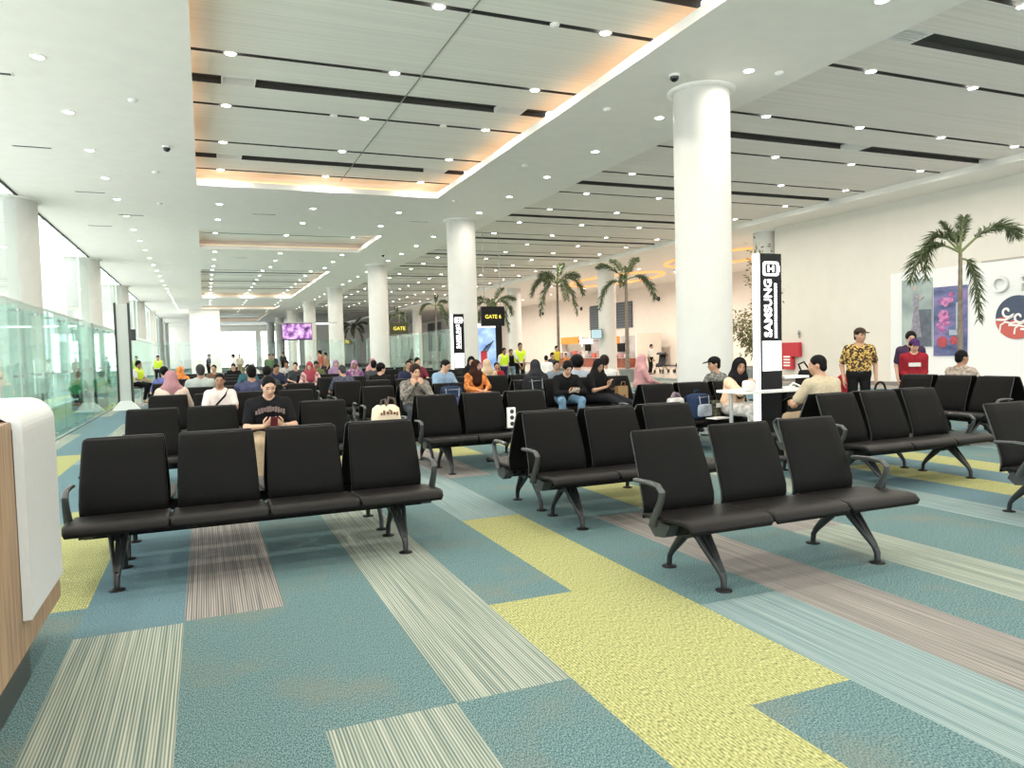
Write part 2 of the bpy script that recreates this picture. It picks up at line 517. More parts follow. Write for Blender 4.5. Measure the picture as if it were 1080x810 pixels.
# ================================================================ downlights
lens_glow = mat('lamp_glow', (1.0, 0.97, 0.90), 0.4, var=0.01, emit=LAMP_STRENGTH)
ring_white = mat('lamp_ring', (0.85, 0.85, 0.82), 0.4, var=0.02)
ring_me = MB().lathe([(.105, 0), (.105, -.012), (.085, -.016), (.078, -.004)], 20, capb=False, capt=False).mesh('trim_ring', ring_white)
lens_me = MB().lathe([(.001, -.011), (.079, -.011), (.079, -.003)], 16, capb=False, capt=False).mesh('lens', lens_glow)
lamp_data = bpy.data.lights.new('downlight_beam', 'AREA')
lamp_data.shape = 'DISK'; lamp_data.size = 0.14
lamp_data.energy = LAMP_WATTS
lamp_data.color = (1.0, 0.92, 0.80)
lamp_data.spread = R(170)
shop_fill = lamp_data.copy(); shop_fill.name = 'shop_fill_beam'; shop_fill.energy = 230.0  # stronger fill beam, added to lift the dark shop side
def downlight(x, y, z, label, group, beam):
    d = thing('downlight', label, 'light', (x, y, z), 0, group)
    for nm, me in (('trim_ring', ring_me), ('lens', lens_me)):
        o = bpy.data.objects.new(nm, me); COL.objects.link(o); o.parent = d
    if beam:
        o = bpy.data.objects.new('beam', shop_fill if beam == 'shop' else lamp_data); COL.objects.link(o); o.parent = d
        o.location = (0, 0, -.03)
def in_coffer(x, y):
    return any(c[0] < x < c[1] and c[2] < y < c[3] for c in COFFERS)
for k, y in enumerate(ROWY):
    if y < -4.5 or y > 80: continue
    downlight(-2.05, y, ZC, 'small round ceiling downlight in the white strip beside the window wall', 'downlights beside the window wall', True)
    for x in (0.58, 3.22, 5.87):
        if in_coffer(x, y):
            downlight(x, y, ZT, 'small round downlight in a dark slot of the recessed ceiling', 'downlights in the recessed ceiling', True)
        else:
            downlight(x, y, ZC, 'small round downlight in the white ceiling between two recesses', 'downlights between the recesses', True)
for k, y in enumerate(ROWB):
    if y < -4.5 or y > 76: continue
    downlight(8.35, y + .25, ZC, 'small round downlight in the white band above the column row', 'downlights above the column row', True)
    for x in (10.75, 13.3, 15.82, 18.35):
        downlight(x, y, ZS, 'small round downlight in a dark slot of the grey slat ceiling', 'downlights in the slat ceiling', True)
for k in range(9):  # extra downlights, put in to brighten the far wall and shops
    y = 25.0 + 5.8 * k
    downlight(23.2, y, ZC, 'small round downlight added in the low ceiling to brighten the shops', 'added downlights before the shops', 'shop')
    downlight(26.5, y + 1.2, ZC, 'small round downlight added in the low ceiling to brighten the shops', 'added downlights before the shops', 'shop')

# oval cove rings with an orange glow over the shops
for i, (x, y, a, b) in enumerate(((25.0, 42.5, 2.0, 5.0), (24.5, 31.0, 2.0, 4.0))):
    m = MB()
    n = 40
    P = [(x + a * math.cos(2*PI*k/n), y + b * math.sin(2*PI*k/n), ZC - .06) for k in range(n + 1)]
    m.tube(P, .05, 8, cap=False)
    tag(m.build('cove_ring', mat('shop_cove_glow', (1.0, 0.42, 0.12), 0.5, var=.03, emit=1.1)),
        'glowing orange oval ceiling ring %s' % ('above the red food kiosk' if i == 0 else 'over the stroller by the far wall'), 'light')

# slot diffusers, smoke detectors, small dome camera
vent_dark = mat('vent_slot', (0.06, 0.06, 0.06), 0.7)
for i, (x, y) in enumerate(((-3.1, 18.0), (-2.6, 22.4), (-1.9, 25.6), (-3.0, 27.9), (1.9, 24.5), (6.9, 24.6), (1.6, 35.5), (-2.9, 13.6), (4.6, 36.4))):
    v = thing('air_vent', 'narrow slot air vent in the white plaster ceiling', 'vent', (x, y, ZC), 0, 'slot vents in the plaster ceiling')
    m = MB(); m.box((-.34, -.07, -.012), (.34, -.055, 0)); m.box((-.34, .055, -.012), (.34, .07, 0)); m.box((-.36, -.07, -.012), (-.34, .07, 0)); m.box((.34, -.07, -.012), (.36, .07, 0))
    m.build('frame', white_plastic, v)
    m = MB(); m.box((-.34, -.055, -.006), (.34, .055, -.001)); m.box((-.34, -.006, -.012), (.34, .006, -.001))
    m.build('slot', vent_dark, v)
for i, (x, y, z) in enumerate(((-.95, 14.3, ZC), (-.9, 19.6, ZC), (-1.0, 23.5, ZC), (7.1, 12.2, ZC), (7.3, 16.5, ZC), (7.0, 21.0, ZC), (3.9, 26.6, ZC), (8.9, 9.7, ZC), (2.6, 15.31, ZT), (4.9, 15.31, ZT), (5.0, 10.07, ZT))):
    d = thing('smoke_detector', 'white smoke detector on the ceiling', 'smoke detector', (x, y, z), 0, 'white ceiling smoke detectors')
    MB().lathe([(.075, 0), (.075, -.02), (.05, -.045), (.02, -.05)], 20).build('housing', white_plastic, d)
    MB().lathe([(.052, -.026), (.056, -.03), (.052, -.034)], 20).build('sensor_slot', vent_dark, d)
for i, (x, y, lab) in enumerate(((7.3, 10.35, 'small black dome camera on the white ceiling band near the first column'),
                                 (-.55, 17.2, 'small black dome camera in the white ceiling beside the first recess'),
                                 (7.6, 33.2, 'small black dome camera on the white ceiling band far down the hall'))):
    d = thing('dome_camera', lab, 'camera', (x, y, ZC))
    MB().lathe([(.09, 0), (.09, -.03), (.075, -.035)], 20).build('mount_ring', white_plastic, d)
    MB().lathe([(.072, -.035), (.068, -.07), (.045, -.10), (.012, -.115)], 20).build('dome', mat('dome_black', (.01, .01, .01), .1), d)
# paired diffusers in the wide slots
for i, (x, y, z) in enumerate(((0.75, 13.97, ZT), (5.9, 13.97, ZT), (0.75, 19.21, ZT), (5.9, 19.21, ZT), (10.1, 8.27, ZS), (10.1, 13.39, ZS), (14.6, 13.39, ZS))):
    d = thing('slot_diffuser', 'white box diffuser set in a wide dark ceiling slot', 'diffuser', (x, y, z), 0, 'box diffusers in the ceiling slots')
    m = MB(); m.box((-.28, -.205, -.004), (-.26, .205, .09)); m.box((.26, -.205, -.004), (.28, .205, .09)); m.box((-.26, -.205, -.004), (.26, -.185, .09)); m.box((-.26, .185, -.004), (.26, .205, .09))
    m.build('frame', white_plastic, d)
    m = MB()
    for q in range(5): m.box((-.26, -.15 + q * .075, .0), (.26, -.14 + q * .075, .05))
    m.build('vane', white_plastic, d)
# ================================================================ beam seating
seat_vinyl = mat('black_vinyl', (0.0055, 0.0053, 0.0053), 0.55, var=0.15, scale=180, bump=0.05, spec=0.07)
seat_pan_vinyl = mat('black_vinyl_seat', (0.0065, 0.0058, 0.0056), 0.45, var=0.15, scale=180, bump=0.05, spec=0.14)
shell_edge = mat('shell_edge_grey', (0.05, 0.052, 0.053), 0.45, 0.3)
beam_black = mat('beam_black', (0.008, 0.008, 0.009), 0.5, spec=.15)
cast_grey = mat('cast_grey', (0.060, 0.066, 0.067), 0.40, 0.45, var=0.05)
leg_dark = mat('cast_leg', (0.030, 0.033, 0.034), 0.42, 0.5, var=0.05)
PITCHX = 0.625

def shell_strip(mb, prof, hw, thick, mi_front=0, mi_edge=1, taper=None, nround=3):
    """padded shell: prof is a list of (y,z) along the middle, hw half width (number or list)"""
    n = len(prof)
    hws = hw if hasattr(hw, '__len__') else [hw] * n
    nr = []
    for i in range(n):
        a, b = prof[max(0, i-1)], prof[min(n-1, i+1)]
        t = Vector((b[0]-a[0], b[1]-a[1])); t.normalize()
        nr.append(Vector((-t.y, t.x)))
    xs = [-1, -.93, -.6, 0, .6, .93, 1]
    bulge = [0, .75, 1, 1, 1, .75, 0]
    vs = []; W_ = len(xs)
    for i in range(n):
        e = 1.0
        if i == 0 or i == n-1: e = .25
        for x, bu in zip(xs, bulge):
            vs.append((x*hws[i], prof[i][0] + nr[i].x*thick*.5*bu*e, prof[i][1] + nr[i].y*thick*.5*bu*e))
    for i in range(n):
        for x, bu in zip(xs, bulge):
            k = .9 if i not in (0, n-1) else .2
            vs.append((x*hws[i], prof[i][0] - nr[i].x*thick*.5*k, prof[i][1] - nr[i].y*thick*.5*k))
    o = n * W_
    f1, f2, fe = [], [], []
    for i in range(n-1):
        for k in range(W_-1):
            f1.append((i*W_+k, i*W_+k+1, (i+1)*W_+k+1, (i+1)*W_+k))
            f2.append((o+i*W_+k+1, o+i*W_+k, o+(i+1)*W_+k, o+(i+1)*W_+k+1))
        fe.append((i*W_, (i+1)*W_, o+(i+1)*W_, o+i*W_)); fe.append((i*W_+W_-1, o+i*W_+W_-1, o+(i+1)*W_+W_-1, (i+1)*W_+W_-1))
    for i in (0, n-1):
        for k in range(W_-1):
            q = (i*W_+k, i*W_+k+1, o+i*W_+k+1, o+i*W_+k)
            fe.append(q if i else tuple(reversed(q)))
    k0 = len(mb.v)
    mb.v += vs
    for f, mi in ((f1, mi_front), (f2, mi_front), (fe, mi_edge)):
        for q in f:
            mb.f.append([i + k0 for i in q]); mb.m.append(mi); mb.sm.append(mi == mi_front)

def make_bench(n, label, group):
    """origin on the floor in the plane where two benches would meet back to back; sitters face -y"""
    r = thing('waiting_bench', label, 'bench seat', (0, 0, 0), 0, group)
    half = n * PITCHX / 2
    m = MB(); m.tube([(-half + .08, -.40, .335), (half - .08, -.40, .335)], .045, 8, smooth=False)
    for i in range(n):
        x = (i - (n-1)/2) * PITCHX
        for s in (-1, 1):
            m.prism([(-.66, .385), (-.40, .30), (-.22, .365), (-.22, .385)], x + s*.17 - .012, x + s*.17 + .012)
    m.build('beam', beam_black, r)
    lx = .96 if n == 4 else .635
    for s in (-1, 1):
        m = MB()
        x = s * lx
        # hub
        m.prism([(-.49, .375), (-.31, .375), (-.335, .29), (-.40, .262), (-.465, .29)], x - .06, x + .06)
        # front limb: two ribs running together at the ankle, with a web behind
        for q in (-1, 1):
            m.tube([(x + q*.046, -.450, .335), (x + q*.036, -.53, .25), (x + q*.016, -.655, .125), (x + q*.010, -.685, .085)], [.026, .022, .017, .015], 6, flat=.8)
        m.prism([(-.46, .345), (-.36, .33), (-.655, .10), (-.68, .118)], x - .014, x + .014)
        m.tube([(x, -.67, .10), (x, -.688, .07), (x, -.69, .012)], [.022, .021, .019], 10)
        # rear limb
        m.tube([(x, -.36, .33), (x, -.28, .245), (x, -.17, .135), (x, -.135, .095)], [.046, .036, .025, .021], 8, flat=.75)
        m.tube([(x, -.15, .11), (x, -.125, .075), (x, -.118, .012)], [.019, .019, .018], 10)
        lg = m.build('leg', leg_dark, r)
        for y in (-.69, -.118):
            MB().lathe([(.05, 0), (.05, .007), (.03, .014), (.018, .016)], 18, c=(x, y)).build('foot_pad', beam_black, lg)
    for i in range(n):
        x = (i - (n-1)/2) * PITCHX
        m = MB()
        shell_strip(m, [(-.22, .405), (-.27, .408), (-.40, .415), (-.55, .428), (-.68, .437), (-.735, .430), (-.765, .405), (-.770, .385)], [.28, .295, .308, .31, .31, .308, .302, .29], .042, 0, 0)
        s_ = m.build('seat', [seat_pan_vinyl, shell_edge], r); s_.location = (x, 0, 0)
        m = MB()
        shell_strip(m, [(-.215, .38), (-.235, .44), (-.232, .50), (-.20, .60), (-.155, .72), (-.105, .84), (-.072, .915), (-.058, .935)],
                    [.278, .280, .281, .279, .274, .268, .263, .254], .034, 0, 1)
        b_ = m.build('backrest', [seat_vinyl, shell_edge], r); b_.location = (x, 0, 0)
    for s in (-1, 1):
        x = s * (half + .005)
        m = MB()
        m.tube([(x, -.20, .632), (x, -.36, .640), (x, -.46, .634), (x, -.505, .600), (x, -.49, .545), (x, -.42, .43), (x, -.395, .375)],
               [.015, .016, .017, .018, .018, .022, .024], 8, flat=1.35)
        m.prism([(-.50, .385), (-.30, .40), (-.27, .335), (-.33, .285), (-.44, .30)], x - s*.075 - .02, x - s*.075 + .06 if s < 0 else x - s*.075 + .02 + .04)
        m.build('armrest', cast_grey, r, bevel=.006)
    return r

bench_protos = {}
def bench(n, x, P, facing, label):
    """facing 'camera' looks down -y, 'away' looks up +y, 'window' looks down -x, 'wall' looks up +x"""
    rz = {'camera': 0.0, 'away': PI, 'window': -PI/2, 'wall': PI/2}[facing]
    if n not in bench_protos:
        bench_protos[n] = make_bench(n, label, 'rows of waiting benches')
        o = bench_protos[n]; o.location = (x, P, 0); o.rotation_euler = (0, 0, rz)
        return o
    return copy_tree(bench_protos[n], (x, P, 0), rz, label)

NUM = {3: 'three', 4: 'four'}
ROWN = ['front', 'second', 'third', 'fourth', 'fifth', 'sixth', 'seventh', 'eighth', 'ninth']
BLOCK = {'A': 'window block', 'B': 'middle block', 'C': 'column block'}
# block, x centre, seats, per row plane y
rows = [
 (1, 6.075, [('A', .37, 4), ('B', 3.46, 3), ('C', 6.86, 3)]),
 (2, 9.25, [('A', .37, 4), ('B', 3.36, 3), ('C', 6.72, 3)]),
 (3, 12.45, [('A', .40, 4), ('B', 3.30, 3), ('C', 6.35, 4)]),
 (4, 15.25, [('A', .81, 4), ('B', 3.60, 4), ('C', 6.20, 4)]),
 (5, 18.3, [('A', .10, 4), ('B', 3.70, 4), ('C', 6.30, 3)]),
 (6, 21.4, [('A', .25, 4), ('B', 3.25, 3), ('C', 6.30, 3)]),
 (7, 24.5, [('A', .55, 4), ('B', 3.25, 3), ('C', 6.30, 3)]),
 (8, 27.6, [('A', .55, 4), ('B', 3.25, 3), ('C', 6.30, 3)]),
]
special = {
 ('A', 1, 'camera'): 'black four-seat bench facing the camera beside the white-topped wooden counter',
 ('B', 1, 'camera'): 'black three-seat bench facing the camera, its seats just behind the lone front bench',
 ('C', 1, 'camera'): 'black three-seat bench facing the camera just in front of the man in the beige shirt',
}
bench(3, 3.49, 4.31, 'camera', 'lone black three-seat bench with grey armrests on the lime carpet strip, front of all')
bench(3, 6.95, 4.31, 'camera', 'black three-seat bench cut off by the frame edge, in line with the lone bench')
for (k, P, blocks) in rows:
    for (bk, x, n) in blocks:
        for f in ('camera', 'away'):
            lab = special.get((bk, k, f))
            if not lab:
                lab = 'black %s-seat bench %s, %s back-to-back row, %s' % (NUM[n], 'facing the camera' if f == 'camera' else 'facing away', ROWN[k-1], BLOCK[bk])
            bench(n, x, P, f, lab)
bench(3, 10.45, 7.72, 'window', 'grey-lit black bench turned toward the windows, backing the seated man by the posters')
bench(3, 10.45, 7.72, 'wall', 'black bench turned toward the mural wall, back to back with the window-facing one')
# ================================================================ people: bodies grown as one surface from a posed skeleton
def V3(*a): return np.array(a, dtype=np.float64)
def rotm(yaw=0, pitch=0, roll=0):
    """yaw about z, pitch about x (positive nods toward -y), roll about y"""
    c, s = math.cos(yaw), math.sin(yaw); Z = np.array([[c,-s,0],[s,c,0],[0,0,1]])
    c, s = math.cos(pitch), math.sin(pitch); X = np.array([[1,0,0],[0,c,-s],[0,s,c]])
    c, s = math.cos(roll), math.sin(roll); Y = np.array([[c,0,s],[0,1,0],[-s,0,c]])
    return Z @ X @ Y

class Field:
    """smooth union of round cones and ellipsoids, then hard cuts; meshed by surface nets"""
    def __init__(s, k=0.03): s.p, s.cut, s.k = [], [], k
    def cone(s, a, b, ra, rb, k=None): s.p.append(('c', np.array(a, float), np.array(b, float), ra, rb, k)); return s
    def ell(s, c, r, M=None, k=None): s.p.append(('e', np.array(c, float), np.array(r, float), np.eye(3) if M is None else M, 0, k)); return s
    def cut_ell(s, c, r, M=None): s.cut.append(('e', np.array(c, float), np.array(r, float), np.eye(3) if M is None else M)); return s
    def cut_plane(s, p, n): s.cut.append(('p', np.array(p, float), np.array(n, float))); return s   # removes the side n points to
    @staticmethod
    def _ell(P, c, r, M):
        q = (P - c) @ M
        k0 = np.linalg.norm(q / r, axis=-1); k1 = np.linalg.norm(q / (r * r), axis=-1)
        return k0 * (k0 - 1) / np.maximum(k1, 1e-9)
    def surface(s, vox):
        lo, hi = np.full(3, 1e9), np.full(3, -1e9)
        for q in s.p:
            if q[0] == 'c':
                for c, r in ((q[1], q[3]), (q[2], q[4])): lo = np.minimum(lo, c - r); hi = np.maximum(hi, c + r)
            else:
                r = q[2].max(); lo = np.minimum(lo, q[1] - r); hi = np.maximum(hi, q[1] + r)
        lo -= 2.5 * vox; hi += 2.5 * vox
        n = np.ceil((hi - lo) / vox).astype(int) + 1
        F = np.full(tuple(n), 1.0)
        ax = [lo[i] + vox * np.arange(n[i]) for i in range(3)]
        for q in s.p:
            k = q[5] if q[5] is not None else s.k
            m = k + 2 * vox
            if q[0] == 'c':
                l = np.minimum(q[1] - q[3], q[2] - q[4]) - m; h = np.maximum(q[1] + q[3], q[2] + q[4]) + m
            else:
                r = q[2].max(); l = q[1] - r - m; h = q[1] + r + m
            i0 = np.clip(np.floor((l - lo) / vox).astype(int), 0, n - 1); i1 = np.clip(np.ceil((h - lo) / vox).astype(int) + 1, 1, n)
            sl = tuple(slice(a, b) for a, b in zip(i0, i1))
            P = np.stack(np.meshgrid(ax[0][sl[0]], ax[1][sl[1]], ax[2][sl[2]], indexing='ij'), -1)
            if q[0] == 'c':
                a, b, ra, rb = q[1], q[2], q[3], q[4]
                ba = b - a; L2 = max(ba @ ba, 1e-12)
                t = np.clip(((P - a) @ ba) / L2, 0, 1)
                d = np.linalg.norm(P - a - t[..., None] * ba, axis=-1) - (ra + (rb - ra) * t)
            else:
                d = s._ell(P, q[1], q[2], q[3])
            f = F[sl]
            if k > 1e-6:
                hh = np.clip(.5 + .5 * (d - f) / k, 0, 1)
                F[sl] = d * (1 - hh) + f * hh - k * hh * (1 - hh)
            else:
                F[sl] = np.minimum(f, d)
        if s.cut:
            P = np.stack(np.meshgrid(*ax, indexing='ij'), -1)
            for c in s.cut:
                if c[0] == 'e': d = -s._ell(P, c[1], c[2], c[3])
                else: d = (P - c[1]) @ c[2]
                F = np.maximum(F, d)
        return nets(F, lo, vox)

def nets(F, lo, vox):
    S_ = F < 0
    n = np.array(F.shape) - 1
    cnt = np.zeros(n, int); acc = np.zeros((*n, 3))
    C8 = [(i, j, k) for i in (0, 1) for j in (0, 1) for k in (0, 1)]
    def sub(A, c): return A[c[0]:c[0]+n[0], c[1]:c[1]+n[1], c[2]:c[2]+n[2]]
    for a in C8:
        for axn in range(3):
            if a[axn]: continue
            b = list(a); b[axn] = 1
            fa, fb = sub(F, a), sub(F, b)
            x = (fa < 0) != (fb < 0)
            t = np.where(x, fa / np.where(x, fa - fb, 1), 0)
            cnt += x
            for q in range(3):
                acc[..., q] += np.where(x, (a[q] + (t if q == axn else 0)), 0)
    act = cnt > 0
    idx = np.full(tuple(n), -1); idx[act] = np.arange(act.sum())
    base = np.argwhere(act)
    v = lo + vox * (base + acc[act] / cnt[act][:, None])
    quads = []
    for axn in range(3):
        u, w = (axn + 1) % 3, (axn + 2) % 3
        A = [slice(None)] * 3; A[axn] = slice(0, -1); B = [slice(None)] * 3; B[axn] = slice(1, None)
        x = S_[tuple(A)] != S_[tuple(B)]
        e = np.argwhere(x)
        e = e[(e[:, u] > 0) & (e[:, w] > 0) & (e[:, u] < n[u]) & (e[:, w] < n[w])]
        if not len(e): continue
        ins = S_[tuple(e.T)]
        def g(du, dw):
            q = e.copy(); q[:, u] -= du; q[:, w] -= dw
            return idx[tuple(q.T)]
        Q = np.stack([g(1, 1), g(0, 1), g(0, 0), g(1, 0)], 1)
        Q[~ins] = Q[~ins][:, ::-1]
        quads.append(Q)
    return v, np.concatenate(quads) if quads else np.zeros((0, 4), int)

def surf_obj(name, vf, material, parent, extra=None, smooth=2):
    v, f = vf
    if smooth and len(f):
        for _ in range(smooth):
            acc = np.zeros_like(v); c = np.zeros(len(v))
            for a, b in ((0, 1), (1, 2), (2, 3), (3, 0)):
                np.add.at(acc, f[:, a], v[f[:, b]]); np.add.at(acc, f[:, b], v[f[:, a]])
                np.add.at(c, f[:, a], 1); np.add.at(c, f[:, b], 1)
            v = v * .5 + .5 * acc / np.maximum(c, 1)[:, None]
    me = bpy.data.meshes.new(name)
    V, Fc = [tuple(x) for x in v], [tuple(int(i) for i in q) for q in f]
    if extra is not None:
        k = len(V); V += extra.v; Fc += [tuple(i + k for i in q) for q in extra.f]
    me.from_pydata(V, [], Fc)
    me.polygons.foreach_set('use_smooth', [True] * len(me.polygons))
    me.materials.append(material)
    me.validate(); me.update()
    o = bpy.data.objects.new(name, me)
    COL.objects.link(o); o.parent = parent
    return o

def ik(a, b, l1, l2, hint):
    """elbow or knee between a and b, bent toward hint"""
    d = b - a; L = np.linalg.norm(d)
    if L > (l1 + l2) * .995:
        b = a + d / L * (l1 + l2) * .995; d = b - a; L = np.linalg.norm(d)
    u = d / L
    x = (l1*l1 - l2*l2 + L*L) / (2*L)
    h = math.sqrt(max(1e-9, l1*l1 - x*x))
    hv = np.array(hint, float); hv -= (hv @ u) * u; hv /= max(np.linalg.norm(hv), 1e-9)
    return a + u * x + hv * h, b

def fingers(mb, wrist, d, nrm, lat, curl, s=1.0, thumb_side=1, spread=0.0):
    """four unequal bent fingers and a side thumb rooted in the palm; d palm direction, nrm the way the palm faces, lat toward the index"""
    kn = wrist + d * .088 * s
    for i, (ln, off) in enumerate(((.072, .030), (.080, .010), (.074, -.010), (.058, -.029))):
        p = kn + lat * off * s - d * (.004 if i == 0 else .010 * (i == 3)) * s
        c = curl * (1 + .10 * i)
        pts = [p - d * .02 * s, p]
        ang = 0.0
        dd = d + lat * spread * (off / .03) * .3
        for seg, q in ((.45, .8), (.32, 1.0), (.23, .7)):
            ang += c * q
            pts.append(pts[-1] + (dd * math.cos(ang) + nrm * math.sin(ang)) * ln * seg * s)
        mb.tube(pts, [.0088*s, .0092*s, .0086*s, .0078*s, .0055*s], 6)
    p = wrist + d * .028 * s + lat * .026 * s
    t1 = p + (lat * .72 + d * .62 + nrm * .25) * .038 * s
    t2 = t1 + (d * .80 + nrm * .5 * (1 + curl * .3) + lat * .15) * .032 * s
    t3 = t2 + (d * .75 + nrm * .75 - lat * .15) * .022 * s
    mb.tube([p - lat * .012 * s, p, t1, t2, t3], [.012*s, .0115*s, .0105*s, .0095*s, .006*s], 6)

SKIN = mat('skin_tan', (0.42, 0.235, 0.15), 0.5, var=.05, scale=12)
SKIN2 = mat('skin_brown', (0.30, 0.155, 0.095), 0.5, var=.05, scale=12)
SKIN3 = mat('skin_fair', (0.53, 0.32, 0.22), 0.5, var=.05, scale=12)
HAIRM = mat('hair_black', (0.006, 0.0055, 0.0055), 0.55, var=.4, scale=120, bump=.6, spec=.08)
HAIRG = mat('hair_grey', (0.035, 0.035, 0.035), 0.6, var=.5, scale=120, bump=.6, spec=.1)
HAIRB = mat('hair_brown', (0.020, 0.011, 0.008), 0.5, var=.4, scale=120, bump=.6, spec=.1)
EYEM = mat('eye_dark', (0.02, 0.014, 0.01), 0.25)
LIPM = mat('lip', (0.30, 0.11, 0.09), 0.5)
SHOEM = mat('shoe_black', (0.02, 0.02, 0.02), 0.5)
def cloth(name, col, var=.12, scale=40): return mat('cloth_' + name, col, 0.9, var=var, scale=scale, spec=.05)

PEOPLE = 0
def person(label, x, y, rz=0.0, z=0.0, stand=False, s=1.0, lean=0.1, twist=0.0, tilt=0.0,
           head=(0.0, 0.2, 0.0), hands=None, curls=(.6, .6), palms=None, elbows=((-.7, .2, -.6), (.7, .2, -.6)),
           knees=None, ankles=None, skin=None, hair='short', hairm=None, shirt=None, sleeve='short', trousers=None, shoes=None,
           hijab=None, cap=None, vox=.016, face=True, girth=1.0, hips_z=None, shirt_len=0.0, skirt=False, shoulder=1.0, vest=None):
    """local frame: looks along -y, own left hand on +x. hands are wrist targets (own right, own left)."""
    global PEOPLE
    PEOPLE += 1
    skin = skin or SKIN; hairm = hairm or HAIRM
    shirt = shirt or cloth('charcoal', (.04, .04, .045)); trousers = trousers or cloth('black', (.012, .012, .013)); shoes = shoes or SHOEM
    root = thing('person', label, 'person', (x, y, z + (0 if stand else .02 + (hips_z or .575) * (1 - s))), rz)
    root.scale = (s, s, s)
    sp = .46 if stand else .415
    pel = V3(0, 0, .91 if stand else (hips_z or (.575 + .1 * (girth - 1))))
    Rt = rotm(twist, lean, tilt)
    up_ = Rt @ V3(0, 0, 1); rx = Rt @ V3(1, 0, 0); fwd = Rt @ V3(0, -1, 0)
    chest = pel + up_ * sp
    sh = [chest - rx * .178 * shoulder - up_ * .045, chest + rx * .178 * shoulder - up_ * .045]
    nb = chest + up_ * .015 - fwd * .01
    Rh = rotm(head[0] + twist, head[1], head[2])
    hup = Rh @ V3(0, 0, 1); hf = Rh @ V3(0, -1, 0); hx = Rh @ V3(1, 0, 0)
    hc = nb + (up_ * .4 + hup * .6) * .165 + hf * .018
    hip = [pel + V3(-.092, 0, -.015), pel + V3(.092, 0, -.015)]
    if knees is None:
        knees = [V3(-.10, -.03, .49), V3(.10, -.03, .49)] if stand else [V3(-.13, -.475, .535), V3(.13, -.475, .535)]
    if ankles is None:
        ankles = [V3(-.11, .02, .085), V3(.11, .02, .085)] if stand else [V3(-.13, -.47, .085), V3(.13, -.47, .085)]
    knees = [np.array(k, float) for k in knees]; ankles = [np.array(k, float) for k in ankles]
    if hands is None:
        hands = [sh[0] + V3(-.045, -.05, -.51), sh[1] + V3(.045, -.05, -.51)] if stand else [V3(-.11, -.34, .66), V3(.11, -.34, .66)]
    hands = [np.array(h, float) for h in hands]
    if stand and elbows == ((-.7, .2, -.6), (.7, .2, -.6)): elbows = ((-.35, .8, 0), (.35, .8, 0))
    elb, wr = [], []
    for i in (0, 1):
        e, w = ik(sh[i], hands[i], .285, .25, elbows[i]); elb.append(e); wr.append(w)
    g = girth
    # ------------------------------------------------ body
    B = Field(.035)
    def torso(F, o, hem=None):
        F.cone(chest - rx*.085 - up_*.10, pel - rx*.07 + up_*.10, .105*g + o, .098*g + o)
        F.cone(chest + rx*.085 - up_*.10, pel + rx*.07 + up_*.10, .105*g + o, .098*g + o)
        F.cone(sh[0] + rx*.02, sh[1] - rx*.02, .058 + o, .058 + o)
        F.cone(chest + up_*.0 - rx*.05, chest + rx*.05, .055 + o, .055 + o)
    def pelvis(F, o):
        F.cone(pel - rx*.07 + up_*.02, pel + rx*.07 + up_*.02, .115*g + o, .115*g + o)
    torso(B, 0); pelvis(B, 0)
    for i in (0, 1):
        B.cone(hip[i], knees[i], .082*g, .056); B.cone(knees[i], ankles[i], .055, .036)
        if not stand or not skirt: B.cone(ankles[i] + V3(0, .02, -.035), ankles[i] + V3((-.02, .02)[i], -.13, -.045), .034, .03)
        B.cone(sh[i], elb[i], .050, .039, .03); B.cone(elb[i], wr[i], .038, .026, .02)
    B.cone(nb - up_*.03, hc - hup*.06 - hf*.01, .058, .052)
    # head
    B.ell(hc + hup*.018 + hf*(-.008), (.074, .094, .095), Rh, .02)
    B.ell(hc - hup*.048 + hf*.022, (.056, .070, .068), Rh, .03)
    B.ell(hc - hup*.088 + hf*.052, (.026, .024, .022), Rh, .02)                      # chin
    B.cone(hc + hup*.005 + hf*.084, hc - hup*.032 + hf*.102, .009, .0145, .012)       # nose
    B.cone(hc + hup*.022 + hf*.080 - hx*.032, hc + hup*.022 + hf*.080 + hx*.032, .012, .012, .02)  # brow
    B.ell(hc - hup*.066 + hf*.080, (.022, .012, .010), Rh, .012)                      # mouth
    for q in (-1, 1):
        B.ell(hc - hup*.01 + hx*q*.077 - hf*.012, (.009, .020, .031), Rh, .006)       # ear
        B.ell(hc - hup*.028 + hx*q*.040 + hf*.055, (.022, .022, .022), Rh, .02)       # cheek
    ext = MB()
    for i in (0, 1):
        if palms is not None and palms[i] is not None:
            d, nr = np.array(palms[i][0], float), np.array(palms[i][1], float)
        else:
            fore = wr[i] - elb[i]; d = fore / np.linalg.norm(fore)
            nr = V3(0, 0, -1) if abs(d[2]) < .8 else V3((1, -1)[i], 0, 0)
        d = d / np.linalg.norm(d); nr = nr - (nr @ d) * d; nr /= np.linalg.norm(nr)
        lat = np.cross(d, nr) * (1 if i == 0 else -1)
        B.cone(wr[i], wr[i] + d*.080 + lat*.022, .019, .0145, .015); B.cone(wr[i], wr[i] + d*.078 - lat*.022, .018, .0135, .015); B.cone(wr[i], wr[i] + d*.082, .018, .015, .015)
        fingers(ext, *(Vector(q) for q in (wr[i], d, nr, lat)), curls[i])
    surf_obj('body', B.surface(vox), skin, root, ext)
    # ------------------------------------------------ clothes
    o = .014
    T = Field(.035)
    torso(T, o)
    if not stand or shirt_len: T.cone(pel - rx*.06 + up_*.04, pel + rx*.06 + up_*.04, .122*g + o, .122*g + o)
    if stand and not shirt_len: T.cone(pel - rx*.06 + up_*.09, pel + rx*.06 + up_*.09, .108*g + o, .108*g + o)
